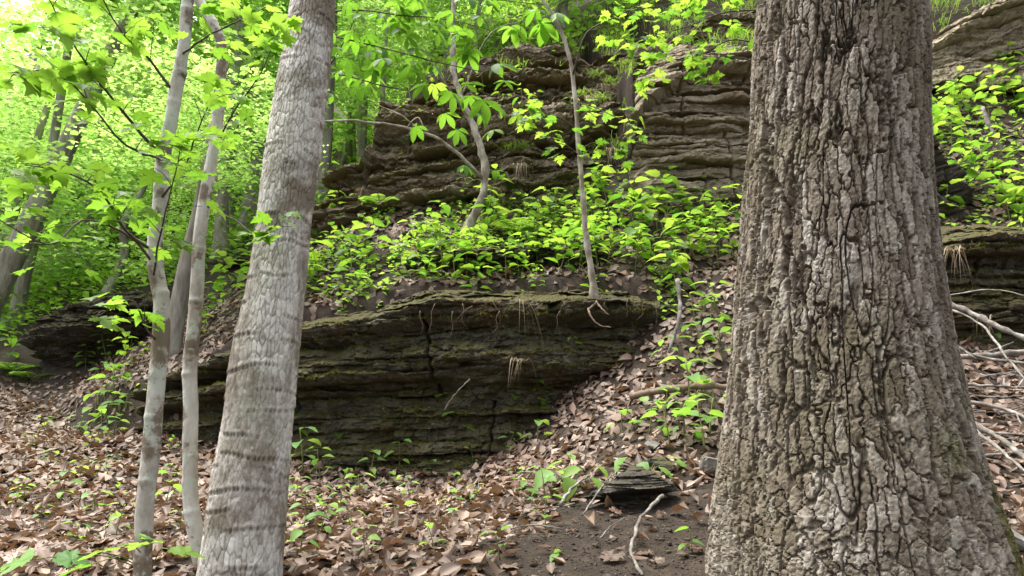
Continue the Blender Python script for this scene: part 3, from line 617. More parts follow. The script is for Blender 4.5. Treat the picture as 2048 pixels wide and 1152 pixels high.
bough(slim_l, [(362, 110, Ys), (420, 70, 3.00), (480, 40, 2.90), (540, 10, 2.80)], .006, 21, maple_me, .088)
bough(slim_l, [(318, 690, Ys), (290, 650, 3.10), (262, 600, 3.05), (225, 615, 3.00), (185, 640, 2.95)], .005, 12, maple_me, .088, twigs=3)
bough(slim_l, [(305, 560, Ys), (325, 450, 2.90), (345, 370, 2.80), (360, 300, 2.70)], .005, 18, maple_me, .088)
bough(slim_r, [(408, 410, 3.50), (470, 440, 3.40), (520, 470, 3.30), (560, 440, 3.20)], .005, 12, maple_me, .095, twigs=3)
bough(slim_r, [(425, 300, 3.50), (470, 220, 3.40), (520, 150, 3.30), (545, 90, 3.30)], .006, 16, maple_me, .088)

# sapling on the ledge with a thin white stem
def sap_from(L, r0, r1, name, label, mat=M_sap, n=40):
    c = crom(pix(L), n); root = thing(name, c[0], label, 'sapling'); r = np.linspace(r0, r1, n) * (1 + .1 * rng.normal(size=n)) * (1 + .9 * np.exp(-np.arange(n) / 1.3))
    V, Fq = tube(c + rng.normal(size=c.shape) * r0 * .12, r, 10); obj('trunk', mesh('trunk', V - c[0], Fq, mat), root); return root, c
sapA, cA = sap_from([(1190, 606, 7.1), (1184, 560, 7.1), (1175, 490, 7.1), (1166, 400, 7.1), (1158, 300, 7.1), (1150, 200, 7.1), (1138, 110, 7.1), (1112, 40, 7.0), (1078, -10, 7.0), (1040, -60, 7.0)], .031, .015, 'maple_sapling', 'thin white maple sapling rooted on the edge of the low rock face')
bough(sapA, [(1146, 150, 7.1), (1180, 60, 6.9), (1240, 30, 6.8), (1300, 0, 6.7), (1360, -20, 6.6)], .012, 22, maple_bright, .13, .3)
bough(sapA, [(1150, 205, 7.1), (1190, 215, 6.95), (1240, 240, 6.85), (1275, 262, 6.8)], .007, 26, maple_bright, .12, .26, flat=.1, start=.1)
bough(sapA, [(1154, 260, 7.1), (1120, 235, 6.95), (1080, 225, 6.9), (1050, 235, 6.8)], .006, 22, maple_bright, .12, .26, flat=.1, start=.1)
bough(sapA, [(1157, 310, 7.1), (1130, 290, 6.95), (1100, 285, 6.9)], .006, 14, maple_bright, .11, .2, flat=.08, start=.1)
bough(sapA, [(1158, 300, 7.1), (1190, 285, 6.95), (1225, 290, 6.9), (1240, 310, 6.85)], .006, 14, maple_bright, .11, .2, flat=.08, start=.1)
# maple hanging in from above, between the two rock walls
mo, cM = sap_from([(1545, 660, 6.6), (1540, 400, 6.5), (1530, 150, 6.4), (1520, -60, 6.3)], .035, .02, 'maple_sapling', 'maple sapling hidden behind the furrowed trunk with bright leaves over the rock wall')
for L, n_ in (([(1530, 20, 6.4), (1450, 25, 6.3), (1370, 55, 6.2), (1290, 75, 6.1), (1240, 90, 6.0)], 62), ([(1535, 90, 6.4), (1460, 80, 6.3), (1400, 110, 6.2), (1330, 130, 6.1), (1280, 145, 6.1)], 46),
              ([(1525, -40, 6.4), (1420, -10, 6.2), (1330, 10, 6.1), (1250, 20, 6.0)], 50), ([(1530, 130, 6.4), (1470, 115, 6.3), (1430, 130, 6.2), (1415, 160, 6.2)], 16)):
    bough(mo, L, .008, n_, maple_bright, .095, .3, 8, flat=.07)
# bent sapling
sapB, cB = sap_from([(930, 470, 8.7), (948, 430, 8.65), (965, 395, 8.6), (971, 350, 8.6), (962, 300, 8.6), (945, 250, 8.6), (922, 195, 8.6), (908, 140, 8.6), (905, 60, 8.6), (908, -40, 8.6)], .052, .026, 'bent_sapling', 'bent grey sapling growing out of the ledge in front of the crag')
cBr = add_branch(sapB, pix([(966, 358, 8.6), (925, 315, 8.4), (880, 280, 8.2), (820, 256, 8.0), (740, 246, 7.8), (660, 241, 7.6), (600, 250, 7.5)]), .024, .01, M_sap, 'branch', 24, 8)
for L in ([(840, 262, 8.05), (800, 230, 7.9), (740, 205, 7.8)], [(815, 255, 8.0), (835, 235, 7.9), (850, 262, 7.85)], [(940, 240, 8.6), (880, 150, 8.2), (840, 90, 8.0)], [(922, 195, 8.6), (990, 60, 8.3), (1050, 40, 8.1)]):
    add_branch(sapB, pix(L), .012, .004, M_sap, 'twig')
for px_, py_, Y in ((930, 330, 8.3), (960, 230, 8.2), (1000, 215, 8.2), (985, 260, 8.2), (915, 260, 8.2), (1035, 230, 8.1), (870, 170, 8.1)):
    petiole_leaf(sapB, buck_bright, P(px_, py_, Y), random.uniform(0, 6.3), .34, -.4)
# buckeye sapling behind the leaning trunk
bk, cK = sap_from([(520, 930, 5.4), (545, 700, 5.35), (575, 400, 5.3), (600, 200, 5.2), (620, 0, 5.1), (630, -150, 5.0)], .04, .018, 'buckeye_sapling', 'buckeye sapling hidden behind the leaning trunk with broad hand-shaped leaves', M_twig)
bl = [([(605, 140, 5.2), (690, 150, 5.1), (760, 170, 5.0), (850, 190, 4.9), (880, 205, 4.8)], 8), ([(612, 60, 5.15), (700, 80, 5.0), (800, 105, 4.8), (900, 130, 4.6), (1000, 150, 4.5)], 24), ([(615, 30, 5.1), (700, 20, 4.9), (800, 30, 4.7), (900, 40, 4.6), (980, 60, 4.5)], 20),
      ([(620, -20, 5.1), (740, -20, 4.9), (860, -10, 4.7), (1000, 0, 4.5), (1100, 10, 4.4)], 20), ([(600, 200, 5.2), (660, 130, 5.0), (700, 60, 4.8), (720, 10, 4.7)], 9)]
for L, n_ in bl:
    c, br = add_branch(bk, pix(L), .008, .002, M_twig, n=14, want=True)
    for k in range(n_):
        i = random.randint(4, len(c) - 1); az = random.uniform(0, 6.28); off = np.array([-math.sin(az), math.cos(az), 0]) * random.uniform(.03, .18) + np.array([0, 0, random.uniform(-.2, .1)])
        e = c[i] + off; add_branch(br, [c[i], c[i] + off * .5 + np.array([0, 0, .02]), e], .0018, .0014, M_stem, 'petiole', 4, 4, bk)
        petiole_leaf(br, buck_me, e, az, .235 * random.uniform(.75, 1.15), random.gauss(-.15, .25), tree=bk)

# ------------------------------------------------------------------ background trees
def spray_crown(seed, nspray, rx, rz, per, size, base=0.):
    rs = np.random.default_rng(seed); cen = []
    while len(cen) < nspray:
        p = rs.uniform(-1, 1, 3)
        if .12 < (p * p).sum() < 1: cen.append(p * [rx, rx, rz])
    cen = np.array(cen); n = nspray * per
    c = np.repeat(cen, per, 0); rad = np.repeat(rs.uniform(.35, .9, nspray), per)
    ang = rs.uniform(0, 2 * np.pi, n); rr = rad * np.sqrt(rs.random(n))
    tilt = np.repeat(rs.normal(0, .16, (nspray, 2)), per, 0)
    dx, dy = rr * np.cos(ang), rr * np.sin(ang)
    c = c + np.stack([dx, dy, dx * tilt[:, 0] + dy * tilt[:, 1] - .25 * rr * rr + rs.normal(0, .05, n)], 1); c[:, 2] += base
    return leaf_quads(rs, c, size)
def leaf_quads(rs, c, size, tl=.42):
    n = len(c); az = rs.uniform(0, 2 * np.pi, n); sz = size * rs.uniform(.6, 1.3, n)
    d = np.stack([np.cos(az), np.sin(az), rs.normal(-.2, .3, n)], 1); d /= np.linalg.norm(d, axis=1)[:, None]
    up = np.stack([rs.normal(0, tl, n), rs.normal(0, tl, n), np.ones(n)], 1); s = np.cross(d, up); s /= np.linalg.norm(s, axis=1)[:, None]; nn = np.cross(s, d)
    a = c - d * sz[:, None] * .5; b = c + d * sz[:, None] * .5; m = c - d * sz[:, None] * .08 + nn * sz[:, None] * .1
    V = np.stack([a, m + s * sz[:, None] * .36, b, m - s * sz[:, None] * .36], 1).reshape(-1, 3)
    i = np.arange(n) * 4
    return V, np.vstack([np.stack([i, i + 1, i + 2], 1), np.stack([i, i + 2, i + 3], 1)])
crown_me = [mesh('crown', *spray_crown(200 + i, 105, 2.4, (2.0, 3.2, 1.6, 2.6)[i], 44, .118), M_crown, False) for i in range(4)]
def bg_tree(label, base, top, r0, crowns, name='forest_tree', bend=.15, cat='tree', group=None):
    base, top = np.array(base), np.array(top); n = 18; t = np.linspace(0, 1, n)[:, None]
    c = base + (top - base) * t + np.stack([bend * noise(t[:, 0] * 3, base[0] * 9, 0, 5), bend * noise(t[:, 0] * 3, base[1] * 9, 4, 5), t[:, 0] * 0], 1)
    root = thing(name, base, label, cat, group)
    V, Fq = tube(c - base, r0 * (1 - .6 * t[:, 0]) * (1 + .5 * np.exp(-t[:, 0] * 25)), 9); obj('trunk', mesh('trunk', V, Fq, M_bgbark), root)
    L = np.linalg.norm(top - base)
    for (f, s, k) in crowns:
        p = base + (top - base) * f + np.array([random.uniform(-.6, .6), random.uniform(-.6, .6), 0])
        obj('crown', crown_me[k % 4], root, mw=Matrix.LocRotScale(Vector(p - base), Quaternion((0, 0, 1), random.uniform(0, 6.28)), Vector((s, s, s * random.uniform(.85, 1.1)))))
    return root
def bt(label, pxb, pyb, Y, pxt, pyt, width, crowns, dY=0., **k):
    b = P(pxb, pyb, Y); b[2] = H1(b[0], b[1]) - .1; t = P(pxt, pyt, Y + dY); return bg_tree(label, b, t, width / 2 * mpp(pxb, pyb, Y), crowns, **k)
bt('thick dark trunk leaning in from the edge of the photograph', -60, 690, 12.5, 330, -110, 54, [(1.0, 1.0, 0), (1.2, 1.2, 1)], bend=.05)
bt('brown trunk standing just behind the two slender stems', 345, 720, 8.8, 425, 250, 40, [(1.0, .55, 2)], bend=.05)
bt('pale crooked young tree on the green slope left of the slender stems', 205, 590, 13.5, 300, 360, 22, [(1.1, .5, 1)])
bt('straight dark trunk beside the upper part of the leaning trunk', 520, 470, 14, 480, -40, 44, [(1.0, .9, 3), (.8, .6, 1)])
bt('thin trunk between the kinked stem and the leaning trunk', 455, 500, 15, 470, 40, 24, [(.9, .7, 0)])
bt('thin pale trunk just right of the leaning trunk', 640, 420, 13, 668, -80, 30, [(1.0, .9, 2)])
bt('grey pole-like trunk on the skyline above the crag', 895, 190, 12.5, 905, -80, 18, [(1.0, .6, 1)])
bt('slim grey trunk behind the top of the white sapling', 1128, 120, 13, 1140, -100, 20, [(1.0, .6, 0)])
bt('dark slim trunk far up the slope above the crag', 1010, 120, 16, 1020, -120, 14, [(1.0, .7, 3)])
bt('grey trunk half hidden in leaves at the far left of the slope', 120, 560, 17, 160, 250, 36, [(.9, .9, 2)])
bt('thin grey trunk rising beyond the boulder', 190, 540, 19, 235, 330, 24, [(1.0, .8, 1)])
bt('slender trunk behind the boughs at the top edge', 430, 430, 20, 510, 20, 30, [(.9, 1.0, 0)])
bt('far thin trunk in the gap beside the pale trunk', 700, 330, 18, 735, -60, 18, [(.9, .8, 2)])
for k in range(39):                                   # the wood beyond, trees among one another's leaves
    x, y = [(-14, 15), (-9, 13.5), (-6.5, 16), (-11, 20), (-4.5, 20), (-8, 24), (-15, 26), (-2, 24), (-5, 30), (-12, 32), (0.5, 18), (2.5, 22), (5, 19), (-18, 20), (-3.2, 15.5), (-5.2, 12.8), (-20, 34), (-1, 33), (4, 30), (9, 24),
            (-7.5, 18.5), (-3, 27), (-10, 27), (8, 16), (1.5, 27), (-16, 16.5), (-7, 36), (-14, 40), (3, 38), (-22, 27), (12, 20), (-9.5, 16.3), (-6, 22), (-12.5, 23.5), (-10.3, 14.2), (-13, 18), (-17, 23), (-11.5, 16.8), (-4, 17.5)][k]
    z = H1(x, y) - .1; h = random.uniform(5, 9.5)
    f_ = y * CP + (z + 1 - 1.6) * SP; wx = 1024 + F * x / f_; wy = 576 - F * ((z + 1 - 1.6) * CP - y * SP) / f_
    if wy < -60 or wx > 2150: continue
    lab = 'left of the slender stems' if wx < 290 else 'between the slender stems and the leaning trunk' if wx < 470 else 'behind the leaning trunk' if wx < 690 else 'above the crag' if wx < 1100 else 'above the tan wall'
    bg_tree('young forest tree in the bright green wood ' + lab, (x, y, z), (x + random.gauss(.3, .5), y + random.gauss(0, .4), z + h), random.uniform(.06, .13),
            [(random.uniform(.25, .6), random.uniform(.8, 1.15), k)] + ([(.95, 1.0, k + 1)] if k % 3 == 0 else []), group='wood trees ' + lab)
for lab, x, y, h in (('young tree on the skyline just above the grassy tier of the crag', -.6, 12.6, 4.2), ('young tree on the skyline behind the white sapling', .9, 13.2, 4.5), ('young tree above the tan layered wall beside the furrowed trunk', 2.6, 12.8, 4.5), ('young tree leaning over the upper corner rock right of the furrowed trunk', 6.2, 11.8, 3.5), ('young tree at the shoulder of the crag right of the leaning trunk', -2.4, 12.4, 5)):
    z = H1(x, y) - .1; bg_tree(lab, (x, y, z), (x + .3, y, z + h), .05, [(.55, .62, int(x * 7)), (.95, .6, int(y))])
# green cover of the hillside
rs = np.random.default_rng(5)
x = rs.uniform(-26, 12, 70000); y = rs.uniform(9.6, 34, 70000) ; k = (fbm(x * .7, y * .7, 0, 9, 3) > -.25) & ~((x > -2.6) & (y < 11.5)) & ~((x < -4.5) & (y < 10.6)) & ~((x < -4.4) & (x > -7.8) & (y < 11.7))
x, y = x[k], y[k]; zc = H(x, y, False) + .05 + rs.gamma(2, .12, len(x))
V, Fq = leaf_quads(rs, np.stack([x, y, zc], 1), .15)
tag(obj('undergrowth', mesh('undergrowth', V, Fq, M_under, False)), 'low green undergrowth covering the hillside beyond the rocks', 'undergrowth', kind='stuff')

# ------------------------------------------------------------------ leafy plants (thing > stem, leaves)
def plant_proto(seed, h, pairs, size, lean=.12):
    rs = np.random.default_rng(seed); n = 8; t = np.linspace(0, 1, n); a = rs.uniform(0, 6.28)
    c = np.stack([lean * h * t ** 1.6 * math.cos(a), lean * h * t ** 1.6 * math.sin(a), h * t], 1)
    V, Fq = tube(c, np.linspace(.0045, .002, n), 5); st = mesh('stem', V, Fq, M_stem); leaves = []
    az = rs.uniform(0, 3.14)
    for k in range(pairs):
        f = .35 + .65 * k / max(1, pairs - 1); p = np.array([np.interp(f, t, c[:, i]) for i in range(3)]); s = size * (.75 + .5 * math.sin(math.pi * min(1, .25 + .6 * k / pairs))) * rs.uniform(.85, 1.1)
        for side in (0, math.pi):
            aa = az + side + rs.normal() * .25; q = p + np.array([-math.sin(aa), math.cos(aa), .35]) * .035
            leaves.append((Matrix.LocRotScale(Vector(q), qleaf(aa, rs.normal(.08, .22), rs.normal(0, .2)), Vector((s,) * 3)), int(rs.integers(3))))
        az += 1.57 + rs.normal() * .2
    leaves.append((Matrix.LocRotScale(Vector(c[-1]), qleaf(az, .35), Vector((size * .6,) * 3)), 0)); return st, leaves
def put_plant(proto, meshes, loc, s, name, label, cat, group, tilt=0.):
    root = thing(name, loc, label, cat, group); root.rotation_euler = (random.gauss(0, .1), random.gauss(0, .1), random.uniform(0, 6.28)); root.scale = (s, s, s)
    obj('stem', proto[0], root)
    for m, i in proto[1]: obj('leaf', meshes[i], root, mw=m)
    return root
big_p = [plant_proto(300 + i, (.34, .46, .56, .4, .28)[i], (3, 4, 5, 4, 3)[i], (.125, .115, .11, .13, .12)[i]) for i in range(5)]
sm_p = [plant_proto(340 + i, (.12, .16, .2)[i], (2, 2, 3)[i], (.065, .06, .065)[i]) for i in range(3)]
def scatter(n, xr, yr, ok, mind):
    L = []; tries = 0
    while len(L) < n and tries < n * 60:
        tries += 1; x, y = random.uniform(*xr), random.uniform(*yr)
        if ok(x, y) and all((x - a) ** 2 + (y - b) ** 2 > mind * mind for a, b in L): L.append((x, y))
    return L
X0, X1 = P(600, 550, 7.8)[0], P(1480, 500, 8)[0]
nz = lambda x, y, s: float(noise(x, y, 0, s))
def ledge_where(x, y):
    if y < 7.75: return 'broad-leaved plant near the lip of the low rock face, below the small rock band', 'plants near the lip of the low rock face'
    if x > P(1230, 450, 8.5)[0]: return 'bright green plant at the foot of the tan layered wall', 'plants at the foot of the tan wall'
    if x > P(1000, 450, 8.5)[0]: return 'bright broad-leaved plant around the stem of the white sapling above the rock band', 'plants around the white sapling'
    if x > P(800, 450, 8.5)[0]: return 'broad-leaved plant around the foot of the bent grey sapling', 'plants around the bent sapling'
    return 'green plant on the ledge just right of the leaning trunk below the crag', 'plants between the leaning trunk and the crag'
for x, y in scatter(170, (X0 - .1, X1 + .1), (7.15, 9.15), lambda x, y: nz(x * 1.5, y * 1.5, 12) > -.3 and not (x > 1.75 and y < 7.75) and not (y < 7.5 and random.random() < .6), .1):
    lab, grp = ledge_where(x, y)
    put_plant(random.choice(big_p), random.choice([ovate_me, ovate_me, narrow_me]), (x, y, H1(x, y)), random.choice([.55, .75, .9, 1.1, 1.25]) * random.uniform(.9, 1.1), 'leafy_plant', lab, 'plant', grp)
for x, y in scatter(52, (P(1840, 300, 8)[0] - .2, P(2048, 300, 8.5)[0] + .9), (7.1, 9.2), lambda x, y: True, .14):
    put_plant(random.choice(big_p), ovate_me, (x, y, H1(x, y)), random.uniform(.9, 1.35), 'leafy_plant', 'broad-leaved plant on the slope above the rocks right of the furrowed trunk', 'plant', 'plants right of the furrowed trunk')
for x, y in scatter(30, (-4.2, -2.2), (8.6, 11.5), lambda x, y: y > float(interp_line(L1, x)) + .2, .16):
    put_plant(random.choice(big_p), ovate_me, (x, y, H1(x, y)), random.uniform(.8, 1.3), 'leafy_plant', 'green plant growing behind the leaning trunk and the slender stems', 'plant', 'plants behind the leaning trunk')
for px_, py_, s in ((190, 700, 1.2), (230, 690, 1.1), (170, 745, 1.1), (215, 730, 1.2), (250, 740, 1.), (200, 770, 1.1), (235, 775, 1.), (215, 800, 1.1), (180, 690, 1.4), (280, 720, 1.), (260, 700, 1.1), (20, 730, 1.2), (10, 690, 1.3)):
    p = G(px_, py_)
    if p is not None: put_plant(random.choice(big_p), ovate_me, p, s * random.uniform(.7, 1.), 'leafy_plant', 'leafy green plant in front of the dark boulder on the leaf slope', 'plant', 'plants in front of the boulder')
for x, y in scatter(26, (-1.7, 3.6), (9.7, 12.2), lambda x, y: True, .15):
    put_plant(random.choice(big_p), ovate_me, (x, y, H1(x, y)), random.uniform(.6, 1.1), 'leafy_plant', 'small green plant on top of the crag below the skyline', 'plant', 'plants on top of the crag')
def seedlings(L, label, group, smin=.6, smax=1.1, pr=sm_p, me_=seed_me):
    for q in L:
        p = G(q[0], q[1])
        if p is not None: put_plant(random.choice(pr), me_, p, (q[2] if len(q) > 2 else random.uniform(smin, smax)), 'seedling', label, 'seedling', group)
seedlings([(1380, 830, 2.0), (1330, 850, 1.6), (1420, 870, 2.2), (1395, 800, 1.8), (1300, 870, 1.4), (1340, 890, 1.5), (1430, 820, 1.9), (1245, 870, 1.4), (1410, 905, 1.8), (1370, 880, 1.3), (1440, 690, 1.8), (1420, 650, 2.), (1400, 700, 1.8), (1430, 620, 2.), (1390, 640, 1.6), (1445, 730, 1.5), (1340, 740, 1.3), (1410, 740, 1.2)],
    'green seedling on the steep leaf slope beside the furrowed trunk', 'seedlings beside the furrowed trunk')
seedlings([(605, 945, 1.9), (640, 960, 1.3), (800, 945, 1.3), (870, 950, 1.), (945, 935, .9), (740, 960, 1.2), (690, 970, 1.), (1075, 890, 1.6), (1010, 910, 1.), (780, 975, 1.), (850, 905, .8), (910, 975, .9), (720, 990, 1.3), (820, 1000, .9)],
    'small seedling in the leaves at the foot of the low rock face', 'seedlings at the foot of the low rock face')
seedlings([(590, 1010), (640, 1010), (700, 1060), (790, 1070), (640, 1080), (600, 1120), (900, 1040), (950, 1000), (1050, 1000), (1090, 1010), (1110, 980), (1070, 1040), (1000, 1120), (730, 1120), (1140, 960), (870, 1110), (1030, 970), (1090, 1060), (680, 1020), (620, 1050)],
    'small green seedling among fallen leaves between the leaning and furrowed trunks', 'seedlings between the near trunks')
seedlings([(60, 900), (100, 930), (160, 960), (120, 1010), (80, 1040), (210, 880), (230, 930), (190, 1030), (30, 1020), (150, 1090), (340, 950), (345, 900), (240, 1000), (180, 900), (330, 1010), (160, 870, 1.6), (360, 1060), (230, 1080), (50, 1000), (90, 870), (200, 960)],
    'small seedling in the fallen leaves left of the leaning trunk', 'seedlings left of the leaning trunk')
seedlings([(215, 862, 1.9), (190, 838, 2.1), (240, 850, 1.7), (225, 815, 2.2), (205, 880, 1.5), (250, 835, 1.6), (180, 860, 1.4), (235, 875, 1.3)],
    'green seedling around the buried end of the low rock face by the slender stems', 'seedlings at the buried end of the low rock face')
# single plants with a look of their own
def big_leaf_plant(px_, py_, label, spec, name='seedling', meshes=seed_me):
    p = G(px_, py_); root = thing(name, p, label, 'seedling')
    for dx, dz, dy, s, az, tl in spec:
        e = p + np.array([dx, dy, dz]); add_branch(root, [p, (p + e) / 2 + np.array([0, 0, .02]), e], .003, .0018, M_stem, 'stem', 5, 5)
        petiole_leaf(root, meshes, e, az, s, tl)
big_leaf_plant(1150, 985, 'broad heart-leaved seedling on the bank above the bare soil', [(-.16, .14, -.05, .17, 2.4, -.35), (-.04, .1, -.12, .16, 3.0, -.8), (.03, .16, 0, .15, 2.2, -.3), (.1, .1, -.1, .17, -2.4, -.6), (-.08, .2, .02, .14, 1.9, -.2), (.14, .17, 0, .13, -2.2, -.4)])
big_leaf_plant(1290, 955, 'seedling with four shiny oval leaves above the stone overhang', [(-.12, .12, 0, .14, 2.2, -.4), (-.02, .09, -.05, .13, 2.9, -.6), (.08, .06, -.05, .14, -2.3, -.5), (.15, .13, 0, .12, -2.2, -.2), (.2, .09, 0, .11, -1.8, -.3)])
big_leaf_plant(1385, 1110, 'tiny seedling with pale pointed leaves on the bare soil by the furrowed trunk', [(-.01, .12, 0, .075, 1.4, -.1), (0, .06, -.01, .07, -1.4, -.1), (-.03, .05, -.02, .06, 1.8, -.3)])
big_leaf_plant(1115, 1120, 'single round green leaf lying low on the bare soil', [(0, .02, 0, .075, 2.6, -.2), (.02, .03, .03, .05, .6, 0)])
p = G(300, 1150); root = thing('maple_seedling', p, 'maple seedling with large pale lobed leaves at the foot of the slender stems', 'seedling')
for (a, b, Y, s, az) in ((300, 1085, 2.75, .13, 1.0), (240, 1095, 2.7, .13, 1.9), (340, 1100, 2.75, .12, -1.3), (60, 1120, 2.7, .13, 1.4), (110, 1115, 2.7, .12, -1.2), (280, 1075, 2.8, .11, -.4), (180, 1130, 2.7, .11, 2.4)):
    e = P(a, b, Y); add_branch(root, [p, (p + e) / 2 + np.array([0, 0, .05]), e], .003, .0018, M_stem, 'stem', 6, 5); petiole_leaf(root, [recol(maple_me[0], M_seedl)] , e, az, s, -.15)
def on_ledges(seed_, n_, label, group, pr, me_, smin, smax, name='seedling'):
    q = np.vstack(ledge_pts[seed_]); done = []
    for _ in range(n_ * 20):
        p_ = q[random.randrange(len(q))]
        if all(np.linalg.norm(p_ - d_) > .16 for d_ in done):
            done.append(p_); put_plant(random.choice(pr), me_, p_ + np.array([0, .05, 0]), random.uniform(smin, smax), name, label, 'seedling', group)
        if len(done) >= n_: break
on_ledges(23, 40, 'small green seedling growing from a ledge of the brown crag', 'seedlings on the brown crag', sm_p, narrow_me, .9, 1.7)
on_ledges(29, 14, 'small seedling on the grassy rock tier above the crag', 'seedlings on the grassy tier', sm_p, narrow_me, .9, 1.6)
on_ledges(11, 12, 'tiny seedling clinging to the low mossy rock face', 'seedlings on the low rock face', sm_p, narrow_me, .5, .9)
on_ledges(53, 14, 'small seedling on the mossy rock behind the fallen branches', 'seedlings on the mossy rock', sm_p, narrow_me, .8, 1.4)
on_ledges(59, 6, 'small seedling on the stepped rock behind the furrowed trunk', 'seedlings on the stepped rock', sm_p, narrow_me, .9, 1.5)
# ferns and grass tufts
def tuft(label, p, n, L, mat, droop, group, name='grass_tuft', width=.004, cat='grass', spread=.06):
    parts = []
    for k in range(n):
        az = random.uniform(0, 6.28); l = L * random.uniform(.5, 1.15); t = np.linspace(0, 1, 6); out = random.uniform(.15, .7)
        c = np.stack([np.cos(az) * out * l * t, np.sin(az) * out * l * t, l * (t * (1 - out * .4) - droop * t * t)], 1) + np.array([random.gauss(0, spread), random.gauss(0, spread * .4), 0]); s = np.array([-math.sin(az), math.cos(az), 0]) * width
        wv = (1 - t ** 2)[:, None]; V = np.stack([c - s * wv, c + s * wv], 1).reshape(-1, 3); parts.append((V, grid_faces(2, 6)))
    V, Fq = merge(parts); root = thing(name, p, label, cat, group); obj('blades', mesh('blades', V, Fq, mat), root)
for px_, py_, Y in ((1060, 150, 10.6), (1100, 170, 10.4), (1140, 160, 10.4), (1190, 150, 10.3), (1220, 165, 10.2), (1250, 130, 10.2), (1040, 180, 10.0), (1020, 300, 9.1), (1045, 295, 9.1), (1200, 200, 9.3), (980, 175, 9.7), (1330, 75, 10.2), (1370, 85, 9.6), (1440, 100, 9.1), (1460, 110, 8.95), (1310, 120, 9.3), (1160, 190, 9.6)):
    tuft('grass tuft rooted on a ledge of the upper crag', P(px_, py_, Y), 55, .3, M_grass, .75, 'grass tufts on the upper crag')
for px_, py_, Y in ((1210, 170, 9.6), (1380, 105, 8.9), (1430, 115, 8.8), (1330, 125, 9.0), (1040, 330, 8.95), (985, 380, 8.9), (1180, 195, 9.1), (1100, 170, 10.1), (1220, 300, 8.9), (720, 380, 9.2)):
    tuft('dry straw hanging from a ledge of the upper crag', P(px_, py_, Y), 30, .26, M_dry, 1.9, 'straw hanging on the upper crag', 'straw_tuft')
tuft('long pale straw hanging from the middle of the low rock face', P(1040, 606, 6.85), 7, .5, M_dry, 2.0, None, 'straw_tuft', .004, spread=.02)
tuft('small straw tuft hanging from the mossy shelf of the low rock face', P(1045, 722, 6.8), 11, .3, M_dry, 1.7, None, 'straw_tuft', .004, spread=.03)
tuft('pale straw hanging over the mossy rock right of the furrowed trunk', P(1900, 500, 6.3), 18, .36, M_dry, 1.8, None, 'straw_tuft', .004, spread=.07)
tuft('straw wisps below the fallen branches on the mossy rock', P(1960, 635, 6.2), 12, .22, M_dry, 1.8, None, 'straw_tuft', .004, spread=.06)
def fern(label, p, n, L):
    root = thing('fern', p, label, 'fern')
    for k in range(n):
        az = k / n * 6.28 + random.gauss(0, .2); t = np.linspace(0, 1, 14); o_ = random.uniform(.6, .9)
        c = np.stack([np.cos(az) * L * t * o_, np.sin(az) * L * t * o_, L * (.75 * t - .6 * t * t)], 1); parts = [tube(c, np.linspace(.003, .001, 14), 4)]
        for i in range(2, 14):
            for sd in (-1, 1):
                V, Fq = blade(4, .13, .1, .05); parts.append((xform(V, L * .34 * math.sin(math.pi * (.12 + .86 * i / 14)), qleaf(az - math.pi / 2 + sd * 1.2, -.15), c[i]), Fq))
        V, Fq = merge(parts); obj('frond', mesh('frond', V, Fq, M_under), root)
fern('green fern in the middle of the leafy ledge', P(1035, 462, 8.5), 9, .4); fern('fern low in the shade left of the boulder', G(25, 745), 9, .5); fern('fern at the edge of the leaf slope below the boulder', G(60, 760), 8, .4)
fern('fern beneath the edge of the brown crag', P(760, 410, 9.0), 8, .35)

rs = np.random.default_rng(33)
def blades(n, c, L, lean, wd):
    az = rs.uniform(0, 6.28, n); l = L * rs.uniform(.4, 1.2, n); o_ = rs.uniform(.2, .9, n) * lean; d = np.stack([np.cos(az) * o_, np.sin(az) * o_ - .25 * lean, np.ones(n)], 1) * l[:, None]
    s_ = np.stack([-np.sin(az), np.cos(az), 0 * az], 1) * wd; m = c + d * .55; t = c + d * [1, 1, .45] * 1.1
    V = np.stack([c - s_, c + s_, m + s_ * .8, m - s_ * .8, t], 1).reshape(-1, 3); i = np.arange(n) * 5
    return V, [np.stack([i, i + 1, i + 2, i + 3], 1), np.stack([i + 3, i + 2, i + 4], 1)]
n = 14000; x = rs.uniform(-1.9, 8.5, n); y = rs.uniform(9.45, 13, n); k = fbm(x * 1.5, y * 1.5, 0, 19, 3) > -.2; x, y = x[k], y[k]
tag(obj('grass', mesh('grass', *blades(len(x), np.stack([x, y, H(x, y)], 1), .22, 1., .005), M_grass)), 'thin grass and straw on the slope above the crag', 'grass', kind='stuff')
n = 9000; x = rs.uniform(X0 - .4, X1 + .2, n); y = rs.uniform(7.1, 9.2, n); k = (fbm(x * 1.9, y * 1.9, 0, 29, 3) > .05) & ~((x > 1.7) & (y < 7.8)); x, y = x[k][:2400], y[k][:2400]
x2 = np.concatenate([x, rs.uniform(4, 7, 1500)]); y2 = np.concatenate([y, rs.uniform(7.1, 9.3, 1500)])
V, Fq = leaf_quads(rs, np.stack([x2, y2, H(x2, y2) + rs.gamma(2, .05, len(x2))], 1), .075)
tag(obj('ground_cover', mesh('ground_cover', V, Fq, M_under, False)), 'small green ground cover under the taller plants of the ledges', 'ground cover', kind='stuff')
